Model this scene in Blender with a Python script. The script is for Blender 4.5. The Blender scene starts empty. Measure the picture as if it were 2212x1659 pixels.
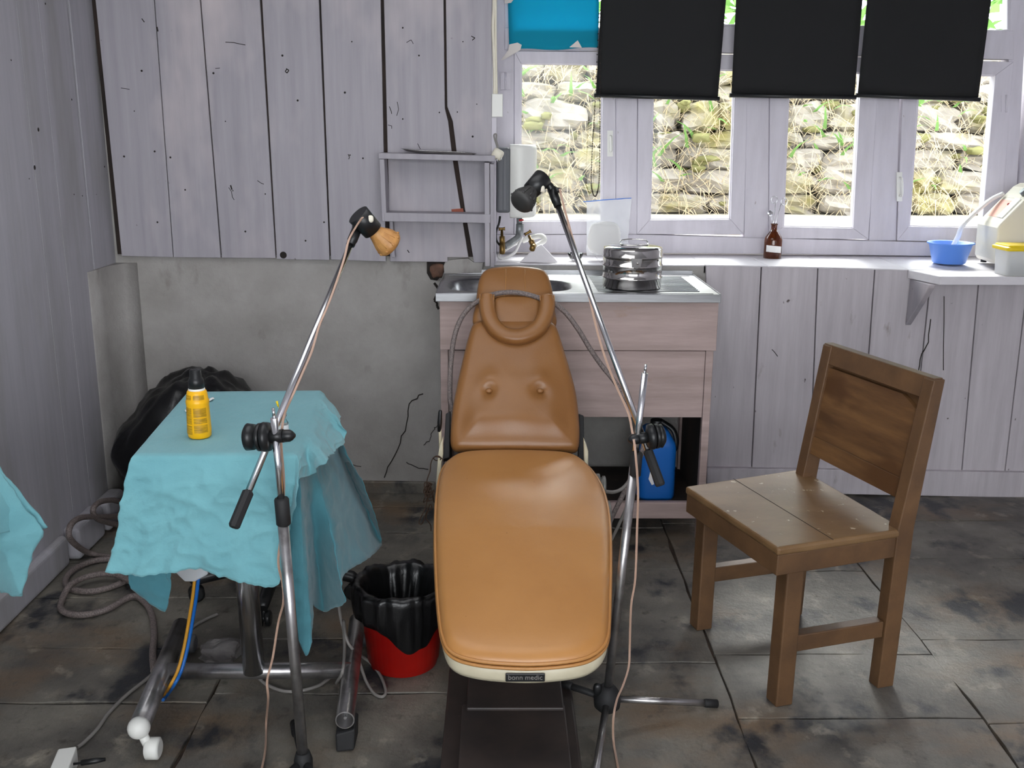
import bpy, bmesh, math, random
import numpy as np
from mathutils import Vector, Matrix, noise
random.seed(7)
sc = bpy.context.scene
V = Vector
COL = sc.collection

# ---------------------------------------------------------------- camera
CXP, CYP, FP = 1106.0, 829.5, 2160.0
EYE = np.array([0.0, 0.0, 1.5])
def cam_axes(p, y, r):
    f = np.array([math.sin(y)*math.cos(p), math.cos(y)*math.cos(p), -math.sin(p)])
    rt = np.array([math.cos(y), -math.sin(y), 0.0]); up = np.cross(rt, f)
    rt2 = rt*math.cos(r)+up*math.sin(r); up2 = np.cross(rt2, f)
    return np.array([rt2, -up2, f])
CAMM = cam_axes(math.radians(14.0), math.radians(0.8), math.radians(0.4))
cd = bpy.data.cameras.new('camera'); cam = bpy.data.objects.new('camera', cd); COL.objects.link(cam)
cd.sensor_width = 36.0; cd.lens = FP/2212.0*36.0; cd.clip_start = 0.02
m3 = Matrix(((CAMM[0][0], -CAMM[1][0], -CAMM[2][0]), (CAMM[0][1], -CAMM[1][1], -CAMM[2][1]), (CAMM[0][2], -CAMM[1][2], -CAMM[2][2])))
cam.matrix_world = Matrix.Translation(Vector(EYE)) @ m3.to_4x4()
sc.camera = cam

# ---------------------------------------------------------------- world, lights, exposure
sc.view_settings.view_transform = 'Standard'; sc.view_settings.look = 'None'
sc.view_settings.gamma = 1.0; sc.view_settings.use_curve_mapping = False
sc.view_settings.exposure = -0.32
w = bpy.data.worlds.new('sky'); sc.world = w; w.use_nodes = True
bg = w.node_tree.nodes['Background']; bg.inputs['Color'].default_value = (0.92, 0.96, 1.0, 1); bg.inputs['Strength'].default_value = 10.5
def lamp(name, kind, loc, rot, energy, color, size=None, sizey=None, spread=None):
    l = bpy.data.lights.new(name, kind); l.energy = energy; l.color = color
    if kind == 'AREA':
        l.shape = 'RECTANGLE'; l.size = size; l.size_y = sizey
        if spread: l.spread = spread
    o = bpy.data.objects.new(name, l); o.location = loc; o.rotation_euler = [math.radians(a) for a in rot]; COL.objects.link(o)
    return o
sun = lamp('sun', 'SUN', (0, -4, 9), (-45, 0, -9), 9.5, (1.0, 0.98, 0.95)); sun.data.angle = 0.38
# daylight entering by the window wall behind the photographer and by the long window over the sill
lamp('daylight_rear_window', 'AREA', (0.15, -1.62, 1.5), (90, 0, 0), 17.0, (1.0, 0.97, 0.94), 3.0, 1.5)
lamp('added_ceiling_fill', 'AREA', (-0.35, 2.15, 2.43), (0, 0, 0), 22.0, (0.97, 0.98, 1.0), 1.7, 1.5)  # fill lamp added under the closed ceiling, no roof opening; brightens cloth and boards
for nm, loc, rot, sx, sy in (('window_wall_portal', (1.07, 4.50, 1.6), (-90, 0, 0), 2.3, 1.25),):
    po = lamp(nm, 'AREA', loc, rot, 1.0, (1, 1, 1), sx, sy); po.data.cycles.is_portal = True

# ---------------------------------------------------------------- pixel helpers (2212 x 1659 frame)
def ray(px, py): return CAMM.T @ np.array([(px-CXP)/FP, (py-CYP)/FP, 1.0])
def at(px, py, ax, val):
    d = ray(px, py); t = (val-EYE[ax])/d[ax]; return Vector(EYE+t*d)
def Y(px, py, y): return at(px, py, 1, y)
def Z(px, py, z): return at(px, py, 2, z)
def X(px, py, x): return at(px, py, 0, x)
def pl(px, py, p0, n):
    d = Vector(ray(px, py)); e = Vector(EYE); return e + d*((Vector(p0)-e).dot(n)/d.dot(n))
def hit(px, py, S):
    d = ray(px, py); lo, hi = 0.8, 6.0
    for _ in range(50):
        m = (lo+hi)/2; p = EYE+d*(m/d[1])
        if p[2] > S(p[1]): lo = m
        else: hi = m
    return Vector(EYE+d*(lo/d[1]))

# ---------------------------------------------------------------- mesh builder
class MB:
    def __init__(s): s.v = []; s.f = []; s.sm = []
    def add(s, vs, fs, smooth=False):
        o = len(s.v); s.v += [tuple(p) for p in vs]
        s.f += [tuple(i+o for i in f) for f in fs]; s.sm += [smooth]*len(fs)
        return s
    def hexa(s, a, b):       # two quads, same order
        return s.add(list(a)+list(b), [(3,2,1,0),(4,5,6,7),(0,1,5,4),(1,2,6,5),(2,3,7,6),(3,0,4,7)])
    def box(s, lo, hi):
        (a,b,c),(d,e,f) = lo, hi
        return s.hexa([(a,b,c),(d,b,c),(d,e,c),(a,e,c)], [(a,b,f),(d,b,f),(d,e,f),(a,e,f)])
    def obox(s, o, ux, uy, uz):   # oriented box from corner with edge vectors
        o, ux, uy, uz = Vector(o), Vector(ux), Vector(uy), Vector(uz)
        return s.hexa([o, o+ux, o+ux+uy, o+uy], [o+uz, o+ux+uz, o+ux+uy+uz, o+uy+uz])
    def prism(s, pts, vec):
        pts = [Vector(p) for p in pts]; vec = Vector(vec); n = len(pts)
        return s.add(pts+[p+vec for p in pts], [tuple(range(n))[::-1], tuple(range(n, 2*n))]+[(i, (i+1)%n, (i+1)%n+n, i+n) for i in range(n)])
    def rings(s, rings, closed=True, cap=(True, True), smooth=True, loop=False):
        n = len(rings[0]); vs = [p for r in rings for p in r]; fs = []
        m = len(rings)
        for i in range(m if loop else m-1):
            j = (i+1) % m
            for k in range(n if closed else n-1):
                l = (k+1) % n; fs.append((i*n+k, i*n+l, j*n+l, j*n+k))
        s.add(vs, fs, smooth)
        o = len(s.v)-len(vs)
        if closed and not loop:
            if cap[0]: s.f.append(tuple(o+k for k in range(n))[::-1]); s.sm.append(False)
            if cap[1]: s.f.append(tuple(o+(m-1)*n+k for k in range(n))); s.sm.append(False)
        return s
    def tube(s, pts, r, seg=10, cap=True, loop=False, flat=1.0, smooth=True):
        pts = [Vector(p) for p in pts]; n = len(pts); rs = r if isinstance(r, (list, tuple)) else [r]*n
        up = None; out = []
        for i, p in enumerate(pts):
            if loop: t = pts[(i+1)%n]-pts[i-1]
            else: t = pts[min(i+1, n-1)]-pts[max(i-1, 0)]
            t.normalize()
            if up is None:
                up = Vector((0,0,1)) if abs(t.z) < .9 else Vector((0,1,0))
            a = t.cross(up); 
            if a.length < 1e-6: a = t.cross(Vector((1,0,0)))
            a.normalize(); up = a.cross(t)
            out.append([p+(a*math.cos(k*2*math.pi/seg)+up*math.sin(k*2*math.pi/seg)*flat)*rs[i] for k in range(seg)])
        return s.rings(out, True, cap if isinstance(cap, tuple) else (cap, cap), smooth, loop)
    def lathe(s, base, axis, prof, seg=24, smooth=True, cap=(True, True)):   # prof: (r, h)
        ax = Vector(axis).normalized(); base = Vector(base)
        u = ax.cross(Vector((0,0,1)) if abs(ax.z) < .9 else Vector((1,0,0))).normalized(); v = ax.cross(u)
        rr = [[base+ax*h+(u*math.cos(k*2*math.pi/seg)+v*math.sin(k*2*math.pi/seg))*max(r, 1e-4) for k in range(seg)] for r, h in prof]
        return s.rings(rr, True, cap, smooth)
    def grid(s, fn, nu, nv, smooth=True):
        vs = [fn(i/nu, j/nv) for j in range(nv+1) for i in range(nu+1)]
        fs = [(j*(nu+1)+i, j*(nu+1)+i+1, (j+1)*(nu+1)+i+1, (j+1)*(nu+1)+i) for j in range(nv) for i in range(nu)]
        return s.add(vs, fs, smooth)
    def blob(s, c, h, e=3.0, n=5, amp=0.0, fr=4.0, rot=None, seed=0.0, smooth=True):
        c = Vector(c); idx = {}; vs = []; fs = []
        def vid(p):
            k = tuple(round(x, 5) for x in p)
            if k not in idx:
                q = Vector(p); l = (abs(q.x)**e+abs(q.y)**e+abs(q.z)**e)**(1/e); q = q/l
                if amp: q *= 1+amp*noise.noise(q*fr*.5+Vector((seed, seed*1.7, seed*.3)))
                q = Vector((q.x*h[0], q.y*h[1], q.z*h[2]))
                if rot: q = rot @ q
                idx[k] = len(vs); vs.append(c+q)
            return idx[k]
        for ax in range(3):
            for sg in (-1, 1):
                for i in range(n):
                    for j in range(n):
                        q = []
                        for a, b in ((i, j), (i+1, j), (i+1, j+1), (i, j+1)):
                            p = [0, 0, 0]; p[ax] = sg; p[(ax+1)%3] = -1+2*a/n; p[(ax+2)%3] = -1+2*b/n; q.append(vid(p))
                        fs.append(tuple(q if sg > 0 else q[::-1]))
        return s.add(vs, fs, smooth)

def cr(pts, n=6, loop=False):       # Catmull-Rom through points
    P = [Vector(p) for p in pts]; out = []; m = len(P)
    for i in range(m if loop else m-1):
        if loop: a, b, c, d = P[i-1], P[i], P[(i+1)%m], P[(i+2)%m]
        else: a, b, c, d = P[max(i-1, 0)], P[i], P[i+1], P[min(i+2, m-1)]
        for k in range(n):
            t = k/n
            out.append(.5*((2*b)+(c-a)*t+(2*a-5*b+4*c-d)*t*t+(3*b-a-3*c+d)*t**3))
    if not loop: out.append(P[-1])
    return out

def obj(name, mb, mat, parent=None, bevel=0, bseg=2, sub=0, solid=0, recalc=True):
    me = bpy.data.meshes.new(name); me.from_pydata(mb.v, [], mb.f); me.update()
    me.polygons.foreach_set('use_smooth', mb.sm)
    if recalc:
        bm = bmesh.new(); bm.from_mesh(me); bmesh.ops.recalc_face_normals(bm, faces=bm.faces); bm.to_mesh(me); bm.free()
    me.materials.append(mat)
    o = bpy.data.objects.new(name, me); COL.objects.link(o)
    if parent is not None:
        loc = Vector(parent.get('_loc', (0, 0, 0)))
        o.parent = parent
        o.matrix_parent_inverse = Matrix.Translation(-loc)
    if solid:
        md = o.modifiers.new('thick', 'SOLIDIFY'); md.thickness = solid; md.offset = -1
    if bevel:
        md = o.modifiers.new('bevel', 'BEVEL'); md.width = bevel; md.segments = bseg; md.limit_method = 'ANGLE'; md.angle_limit = math.radians(40)
        if hasattr(md, 'harden_normals'): md.harden_normals = False
    if sub:
        md = o.modifiers.new('sub', 'SUBSURF'); md.levels = sub; md.render_levels = sub
    return o
LOCS = {}
def thing(name, label, cat, loc, group=None):
    o = bpy.data.objects.new(name, None); COL.objects.link(o); o.location = loc; o.empty_display_size = .05
    o['_loc'] = tuple(loc); o['label'] = label; o['category'] = cat
    if group: o['group'] = group
    return o
def tag(o, label, cat, group=None, kind=None):
    o['label'] = label; o['category'] = cat
    if group: o['group'] = group
    if kind: o['kind'] = kind
    return o
def struct(o): o['kind'] = 'structure'; return o

# ---------------------------------------------------------------- materials
def lin(c):
    return tuple(((x/255)/12.92 if x/255 <= .04045 else ((x/255+.055)/1.055)**2.4) for x in c)
def mk(name, c1, c2=None, scale=(6, 6, 6), detail=6, lo=.35, hi=.65, rough=.5, metal=0.0, bump=0.0, bscale=None, spots=None, trans=0.0, alpha=1.0, coat=0.0, spec=.5, ior=1.45, rvar=0.0, sheen=0.0, layers=()):
    m = bpy.data.materials.new(name); m.use_nodes = True; nt = m.node_tree; N = nt.nodes; L = nt.links
    b = N['Principled BSDF']
    b.inputs['Roughness'].default_value = rough; b.inputs['Metallic'].default_value = metal
    b.inputs['Transmission Weight'].default_value = trans; b.inputs['Alpha'].default_value = alpha
    b.inputs['Coat Weight'].default_value = coat; b.inputs['Specular IOR Level'].default_value = spec; b.inputs['IOR'].default_value = ior
    b.inputs['Sheen Weight'].default_value = sheen
    tc = N.new('ShaderNodeTexCoord')
    def noise_(sc_, det, ro=.6):
        mp = N.new('ShaderNodeMapping'); mp.inputs['Scale'].default_value = sc_; L.new(tc.outputs['Object'], mp.inputs['Vector'])
        n = N.new('ShaderNodeTexNoise'); n.inputs['Scale'].default_value = 1.0; n.inputs['Detail'].default_value = det; n.inputs['Roughness'].default_value = ro
        L.new(mp.outputs['Vector'], n.inputs['Vector']); return n
    def ramp(src, a, bb):
        r = N.new('ShaderNodeMapRange'); r.inputs['From Min'].default_value = a; r.inputs['From Max'].default_value = bb; r.clamp = True
        L.new(src, r.inputs['Value']); return r.outputs['Result']
    def mix(fac, A, B):
        mx = N.new('ShaderNodeMix'); mx.data_type = 'RGBA'; L.new(fac, mx.inputs['Factor'])
        for val, k in ((A, 6), (B, 7)):
            if isinstance(val, tuple): mx.inputs[k].default_value = (*val, 1)
            else: L.new(val, mx.inputs[k])
        return mx.outputs[2]
    c = lin(c1)
    if c2 is not None:
        n = noise_(scale, detail); c = mix(ramp(n.outputs['Fac'], lo, hi), lin(c1), lin(c2))
        if rvar:
            r = N.new('ShaderNodeMapRange'); r.inputs['To Min'].default_value = rough-rvar; r.inputs['To Max'].default_value = rough+rvar
            L.new(n.outputs['Fac'], r.inputs['Value']); L.new(r.outputs['Result'], b.inputs['Roughness'])
    for (col, sc_, det, a, bb) in layers:
        n2 = noise_(sc_, det); c = mix(ramp(n2.outputs['Fac'], a, bb), c, lin(col))
    if isinstance(c, tuple): b.inputs['Base Color'].default_value = (*c, 1)
    else: L.new(c, b.inputs['Base Color'])
    if bump:
        nb = noise_(bscale or scale, 8, .7); bp = N.new('ShaderNodeBump'); bp.inputs['Strength'].default_value = bump; bp.inputs['Distance'].default_value = .01
        L.new(nb.outputs['Fac'], bp.inputs['Height']); L.new(bp.outputs['Normal'], b.inputs['Normal'])
    return m

M = {}
# painted boards: grain runs along z; knots, scuffs and bare wood show through
M['paint'] = mk('painted_boards', (166, 162, 168), (150, 146, 153), (34, 34, 1.6), 6, .3, .75, rough=.55, bump=.12, bscale=(60, 60, 2.5),
    layers=[((150, 140, 140), (55, 55, 12), 3, .70, .82), ((92, 84, 80), (26, 26, 17), 2, .755, .80), ((196, 186, 188), (3, 3, 1.2), 4, .5, .75)])
M['paint_left'] = mk('painted_boards_left_wall', (176, 174, 180), (162, 160, 166), (34, 30, 1.4), 6, .3, .75, rough=.6, bump=.12, bscale=(60, 60, 2.5),
    layers=[((150, 148, 146), (5, 5, 1.0), 5, .5, .75), ((80, 74, 72), (24, 24, 15), 2, .76, .80)])
M['paint_low'] = mk('painted_boards_lower', (196, 190, 194), (172, 166, 170), (30, 30, 2.2), 6, .3, .75, rough=.6, bump=.2, bscale=(50, 50, 3),
    layers=[((140, 128, 122), (14, 14, 5), 5, .66, .80), ((80, 70, 66), (30, 30, 22), 2, .745, .79)])
M['paint_frame'] = mk('painted_window_wood', (210, 206, 214), (196, 192, 200), (20, 20, 3), 6, .3, .7, rough=.5, bump=.1, bscale=(40, 40, 6),
    layers=[((150, 138, 134), (40, 40, 30), 3, .72, .8)])
M['paint_sill'] = mk('painted_sill', (222, 219, 222), (206, 202, 206), (5, 8, 8), 5, .3, .7, rough=.45, layers=[((160, 150, 145), (24, 40, 40), 3, .72, .8)])
M['bare'] = mk('dark_bare_timber', (52, 40, 34), (30, 24, 22), (8, 8, 3), 6, rough=.85)
M['concrete'] = mk('stained_plaster', (170, 167, 163), (146, 142, 138), (4.5, 4.5, 4.5), 9, .3, .72, rough=.9, bump=.35, bscale=(38, 38, 38),
    layers=[((96, 88, 80), (6, 6, 3), 8, .62, .85), ((70, 64, 60), (60, 60, 60), 3, .74, .82)])
M['crack'] = mk('crack_shadow', (40, 35, 32), rough=.95)
M['brickred'] = mk('broken_brick', (120, 88, 72), (86, 66, 56), (30, 30, 30), 5, rough=.95, bump=.4)
M['slab'] = mk('slate_floor', (128, 123, 113), (82, 79, 74), (3.2, 3.2, 3.2), 10, .34, .64, rough=.40, rvar=.22, bump=.5, bscale=(22, 22, 22),
    layers=[((116, 98, 78), (1.6, 2.4, 2), 9, .50, .66), ((46, 47, 50), (4.2, 3.2, 3), 11, .54, .63), ((172, 164, 148), (11, 9, 11), 10, .58, .76), ((56, 50, 44), (22, 18, 22), 8, .58, .74)])
M['joint'] = mk('earth_joint', (72, 58, 46), (46, 38, 32), (14, 14, 14), 5, rough=.95)
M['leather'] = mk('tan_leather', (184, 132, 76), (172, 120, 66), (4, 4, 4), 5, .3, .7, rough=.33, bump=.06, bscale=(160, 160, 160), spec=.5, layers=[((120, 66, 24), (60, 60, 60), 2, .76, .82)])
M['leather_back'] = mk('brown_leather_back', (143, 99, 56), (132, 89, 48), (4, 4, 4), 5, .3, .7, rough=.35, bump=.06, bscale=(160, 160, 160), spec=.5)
M['cream'] = mk('cream_enamel', (206, 198, 172), (190, 181, 154), (9, 9, 9), 5, rough=.4, layers=[((120, 106, 80), (50, 50, 50), 3, .74, .82)])
M['browncast'] = mk('brown_painted_metal', (62, 52, 48), (46, 40, 38), (8, 8, 8), 6, rough=.5, layers=[((92, 80, 72), (26, 30, 26), 4, .7, .82)])
M['black'] = mk('black_plastic', (24, 25, 26), rough=.38)
M['blackmat'] = mk('matt_black_rubber', (30, 30, 31), rough=.65)
M['chrome'] = mk('chrome', (214, 215, 217), rough=.2, metal=1.0)
M['chrome_old'] = mk('worn_chrome_tube', (178, 176, 176), (120, 116, 112), (14, 14, 14), 5, .45, .75, rough=.28, metal=.9)
M['steel'] = mk('brushed_steel', (156, 157, 159), (136, 136, 138), (4, 60, 60), 4, rough=.3, metal=1.0)
M['steel_pol'] = mk('polished_steel', (200, 198, 194), rough=.1, metal=1.0)
M['cast'] = mk('grey_cast_metal', (150, 150, 146), (118, 118, 114), (60, 60, 60), 4, rough=.5, metal=.6, bump=.2)
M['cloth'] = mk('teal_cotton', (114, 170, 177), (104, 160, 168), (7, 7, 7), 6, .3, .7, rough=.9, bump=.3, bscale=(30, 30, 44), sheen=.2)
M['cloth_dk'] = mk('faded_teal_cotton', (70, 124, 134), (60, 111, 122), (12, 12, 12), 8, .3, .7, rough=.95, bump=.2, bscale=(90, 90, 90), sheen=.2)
M['bag'] = mk('black_polythene', (14, 14, 15), rough=.28, bump=.3, bscale=(9, 9, 9), spec=.5)
M['red'] = mk('red_plastic', (176, 22, 14), (150, 16, 12), (5, 5, 5), 3, rough=.35)
M['wood'] = mk('worn_brown_wood', (110, 81, 54), (82, 60, 41), (9, 9, 9), 8, .3, .7, rough=.45, bump=.15, bscale=(20, 20, 20), layers=[((84, 60, 40), (5, 5, 5), 6, .58, .8)])
M['wood_panel'] = mk('worn_panel_wood', (118, 85, 52), (84, 58, 36), (3, 3, 26), 6, .35, .65, rough=.45, bump=.12, bscale=(10, 10, 60), layers=[((84, 56, 32), (3, 3, 7), 3, .52, .62)])
M['wood_seat'] = mk('worn_seat_wood', (130, 102, 70), (102, 76, 49), (4, 9, 9), 7, .3, .7, rough=.36, bump=.12, bscale=(16, 16, 16), layers=[((204, 190, 164), (26, 26, 26), 4, .66, .70)])
M['cab'] = mk('pinkish_cabinet_paint', (178, 158, 154), (148, 130, 124), (2.5, 12, 26), 8, .3, .72, rough=.6, bump=.15, bscale=(6, 30, 60), layers=[((150, 120, 98), (5, 9, 12), 7, .62, .82), ((78, 66, 58), (40, 40, 40), 3, .75, .82)])
M['white'] = mk('white_plastic', (226, 226, 220), rough=.4)
M['offwhite'] = mk('off_white_plastic', (224, 218, 200), rough=.45)
M['grey'] = mk('grey_plastic', (98, 100, 104), rough=.5)
M['brass'] = mk('old_brass', (150, 122, 72), (112, 88, 50), (40, 40, 40), 4, rough=.38, metal=.9)
M['galv'] = mk('galvanised_pipe', (150, 154, 156), (120, 124, 126), (40, 40, 40), 4, rough=.45, metal=.7)
M['blind'] = mk('black_blind_fabric', (21, 22, 23), rough=.8, bump=.1, bscale=(200, 200, 200))
M['yellow'] = mk('yellow_bottle', (238, 178, 12), rough=.35)
M['print'] = mk('fine_print_band', (206, 156, 14), (150, 112, 14), (60, 60, 900), 2, .4, .6, rough=.4)
M['yellowlid'] = mk('yellow_lid', (236, 206, 30), rough=.4)
M['bluebowl'] = mk('blue_bowl', (96, 146, 232), rough=.4)
M['bluecan'] = mk('blue_jerrycan', (20, 96, 176), rough=.4)
M['paper'] = mk('white_paper', (230, 230, 228), rough=.8)
M['hose'] = mk('braided_hose', (132, 120, 116), (92, 84, 82), (260, 260, 260), 2, .4, .6, rough=.5, bump=.3, bscale=(300, 300, 300))
M['cordg'] = mk('grey_cord', (128, 124, 120), rough=.5)
M['clearcord'] = mk('copper_twin_cord', (180, 150, 132), rough=.3, spec=.6)
M['twine'] = mk('brown_twine', (66, 48, 36), rough=.9)
M['rag'] = mk('grey_rock', (124, 120, 118), (96, 92, 92), (14, 14, 14), 6, rough=.9, bump=.3)
M['amber'] = mk('amber_glass', (150, 74, 8), rough=.05, trans=.85, ior=1.5)
M['glass'] = mk('clear_glass', (250, 252, 252), rough=.0, trans=1.0, ior=1.45)
M['film'] = mk('clear_polythene', (245, 247, 250), rough=.25, alpha=.42)
M['tubc'] = mk('translucent_tub', (232, 236, 240), rough=.3, alpha=.6)
M['salmon'] = mk('salmon_panel', (232, 176, 158), rough=.5)
M['cork'] = mk('wrapped_brown_lamp', (188, 138, 78), (160, 110, 58), (40, 40, 40), 4, rough=.4, bump=.2)
M['charcoal'] = mk('charcoal_lamp', (52, 51, 50), rough=.55)
M['tape'] = mk('masking_tape', (216, 210, 204), rough=.6)
M['tubewhite'] = mk('white_tube', (235, 234, 232), rough=.3, alpha=.9)
M['rust'] = mk('bare_red_paint', (150, 84, 66), rough=.8)
def emit_free_translucent(name, col, fac):
    m = bpy.data.materials.new(name); m.use_nodes = True; nt = m.node_tree; N = nt.nodes; N.clear()
    o = N.new('ShaderNodeOutputMaterial'); mx = N.new('ShaderNodeMixShader'); d = N.new('ShaderNodeBsdfDiffuse'); t = N.new('ShaderNodeBsdfTranslucent')
    d.inputs['Color'].default_value = (*lin(col), 1); t.inputs['Color'].default_value = (*lin(col), 1); mx.inputs[0].default_value = fac
    nt.links.new(d.outputs[0], mx.inputs[1]); nt.links.new(t.outputs[0], mx.inputs[2]); nt.links.new(mx.outputs[0], o.inputs[0]); return m
M['bluefilm'] = emit_free_translucent('blue_film', (40, 172, 200), .42)
M['leaf'] = emit_free_translucent('green_leaf', (120, 160, 92), .4)
M['straw'] = emit_free_translucent('dry_straw', (206, 188, 156), .25)
M['moss'] = emit_free_translucent('moss_green', (138, 136, 92), .2)
M['stone'] = mk('garden_stone', (168, 160, 150), (132, 126, 118), (7, 7, 7), 8, .3, .7, rough=.95, bump=.4, bscale=(20, 20, 20), layers=[((150, 142, 92), (3.5, 3.5, 3.5), 7, .50, .68)])
M['soil'] = mk('earth', (70, 58, 44), (48, 40, 32), (8, 8, 8), 5, rough=1.0)
def pane_mat():
    m = bpy.data.materials.new('window_glass'); m.use_nodes = True; nt = m.node_tree; N = nt.nodes; N.clear()
    o = N.new('ShaderNodeOutputMaterial'); mx = N.new('ShaderNodeMixShader'); t = N.new('ShaderNodeBsdfTransparent'); g = N.new('ShaderNodeBsdfGlossy')
    g.inputs['Roughness'].default_value = .02; t.inputs['Color'].default_value = (.97, .985, .98, 1); mx.inputs[0].default_value = .012
    nt.links.new(t.outputs[0], mx.inputs[1]); nt.links.new(g.outputs[0], mx.inputs[2]); nt.links.new(mx.outputs[0], o.inputs[0]); return m
M['pane'] = pane_mat()

# ================================================================ THE ROOM
YW, YB, XL, XR, ZC = 4.08, 4.055, -1.555, 2.27, 2.45     # plaster face, board face, left wall, right wall, ceiling
YWIN = 4.44
def ppoly(mb, pts, y, d): return mb.prism([Y(a, b, y) for a, b in pts], (0, d, 0))
def prect(mb, x0, y0, x1, y1, y, d): return ppoly(mb, [(x0, y0), (x1, y0), (x1, y1), (x0, y1)], y, d)

# ---- floor: slate slabs in an earth bed
mb = MB(); mb.box((-1.75, -1.8, -.12), (2.45, 4.6, -.012)); floor = struct(obj('floor', mb, M['joint']))
def inset(poly, d):
    c = [Vector((p[0], p[1])) for p in poly]; n = len(c); out = []
    ar = sum(c[i].x*c[(i+1)%n].y-c[(i+1)%n].x*c[i].y for i in range(n)); sg = 1 if ar > 0 else -1
    for i in range(n):
        a, b, e = c[i-1], c[i], c[(i+1)%n]
        t1 = (b-a).normalized(); t2 = (e-b).normalized(); n1 = Vector((-t1.y, t1.x))*sg; n2 = Vector((-t2.y, t2.x))*sg
        k = max(.3, 1+n1.dot(n2)); out.append(b+(n1+n2)*(d/k))
    return out
mb = MB()
def zf(px, py): p = Z(px, py, 0); return Vector((p.x, p.y))
def slab(poly, g=.0032):
    q = inset(poly, g); t = random.uniform(-.002, .001)
    pts = []
    n = len(q)
    for i in range(n):
        a, b = q[i], q[(i+1)%n]; m = max(2, int((b-a).length/.09))
        for k in range(m):
            p = a.lerp(b, k/m)
            if k: p = p+Vector((random.uniform(-.005, .005), random.uniform(-.005, .005)))
            pts.append(p)
    mb.prism([(p.x, p.y, t) for p in pts], (0, 0, -.05))
def row(yf, xs):      # slabs between two depth joints given by functions
    ys = sorted(yf)
    for i in range(len(ys)-1):
        a, b = ys[i], ys[i+1]
        slab([Vector((xs[0](a), a)), Vector((xs[1](a), a)), Vector((xs[1](b), b)), Vector((xs[0](b), b))])
def joint(pp):
    P = sorted([zf(*p) for p in pp], key=lambda q: q.y)
    def f(y):
        if y <= P[0].y: a, b = P[0], P[-1]; return P[0].x
        if y >= P[-1].y: return P[-1].x
        for a, b in zip(P, P[1:]):
            if a.y <= y <= b.y: return a.x+(b.x-a.x)*(y-a.y)/(b.y-a.y)
    return f
jA = joint([(1432, 1134), (1467, 1226), (1487, 1260), (1538, 1403), (1589, 1542), (1627, 1659)])
jB = joint([(1854, 1219), (1904, 1270), (1987, 1381), (2018, 1416), (2132, 1561), (2167, 1659)])
jC = joint([(2068, 1076), (2118, 1122), (2212, 1183)])
jD = joint([(500, 1420), (471, 1479), (418, 1570), (364, 1659)])
yy = lambda px, py: zf(px, py).y
L0 = lambda y: XL; R0 = lambda y: XR
cE = lambda y: .02+.01*math.sin(3*y)     # joint hidden under the treatment chair
row([-1.8, -1.1, -.3, .5, 1.2, yy(100, 1518), yy(300, 1400), yy(300, 1290), yy(300, 1215), 3.75, 4.3], (L0, jD))
row([-1.8, -.9, 0, .8, 1.5, yy(870, 1498), yy(600, 1380), 3.15, yy(850, 1150), yy(860, 1094), 4.3], (jD, cE))
row([-1.8, -1.0, -.1, .7, 1.5, yy(1430, 1431), yy(1400, 1228), yy(1400, 1140), 4.3], (cE, jA))
row([-1.8, -1.0, -.1, .7, 1.4, yy(1760, 1552), yy(1870, 1413), yy(1700, 1232), yy(1700, 1130), 4.3], (jA, jB))
row([-1.8, -1.0, -.1, .7, 1.4, yy(2132, 1563), yy(2100, 1382), yy(2100, 1206), yy(2150, 1124), 4.3], (jB, R0))
obj('floor_slabs', mb, M['slab'], floor, bevel=.002, bseg=2)

# ---- back wall: plaster behind the chair and table
wb = MB()
wb.box((XL-.2, YW, -.1), (-.03, YW+.35, 1.02)); wb.box((-.03, YW, -.1), (.84, YW+.35, .984)); wb.box((.84, YW, -.1), (XR+.2, YW+.35, .955)); wb.box((XL-.2, YW, 1.02), (-.03, YW+.35, ZC)) 
wall_back = struct(obj('wall_back', wb, M['concrete']))
cm = MB()
def crackpath(pts, y, w0=2.2):
    for (a, b), (c, d) in zip(pts, pts[1:]):
        l = math.hypot(c-a, d-b); nx, ny = -(d-b)/l*w0/2, (c-a)/l*w0/2
        cm.prism([Y(a-nx, b-ny, y), Y(c-nx, d-ny, y), Y(c+nx, d+ny, y), Y(a+nx, b+ny, y)], (0, .004, 0))
def jag(pts, n=4, amp=3):
    out = []
    for (a, b), (c, d) in zip(pts, pts[1:]):
        for k in range(n): out.append((a+(c-a)*k/n+random.uniform(-amp, amp), b+(d-b)*k/n+random.uniform(-amp, amp)*.6))
    return out+[pts[-1]]
crackpath(jag([(912, 850), (886, 872), (874, 930), (850, 985), (830, 1032)]), YW-.003, 2.2)
crackpath(jag([(946, 918), (937, 926), (930, 950), (915, 962)]), YW-.003, 1.2)
crackpath(jag([(700, 1000), (720, 1003), (745, 1000), (780, 1008)]), YW-.003, 1)
crackpath(jag([(878, 1000), (900, 1010), (925, 1014)]), YW-.003, 1.2)
crackpath(jag([(938, 612), (948, 628), (940, 648), (948, 668)], 3, 2), YW-.003, 5)
obj('crack', cm, M['crack'], wall_back)
hm = MB(); ppoly(hm, [(922, 566), (962, 566), (958, 592), (944, 606), (930, 604), (922, 590)], YW-.006, .008); obj('broken_hole', hm, M['crack'], wall_back)
hm = MB(); hm.blob(Y(944, 584, YW-.004), (.026, .02, .028), 4, 4, .3, 3, seed=3); obj('exposed_brick', hm, M['brickred'], wall_back)
hm = MB(); ppoly(hm, [(962, 563), (1010, 558), (1022, 566), (1045, 566), (1040, 590), (960, 592), (958, 575)], YW-.02, .03); obj('broken_plaster', hm, M['concrete'], wall_back, bevel=.004)
# plinth course and stains at the wall foot
hm = MB(); ppoly(hm, [(560, 1036), (940, 1042), (945, 1080), (560, 1075)], YW-.012, .03); obj('plinth_course', hm, M['slab'], wall_back, bevel=.006)

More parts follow.
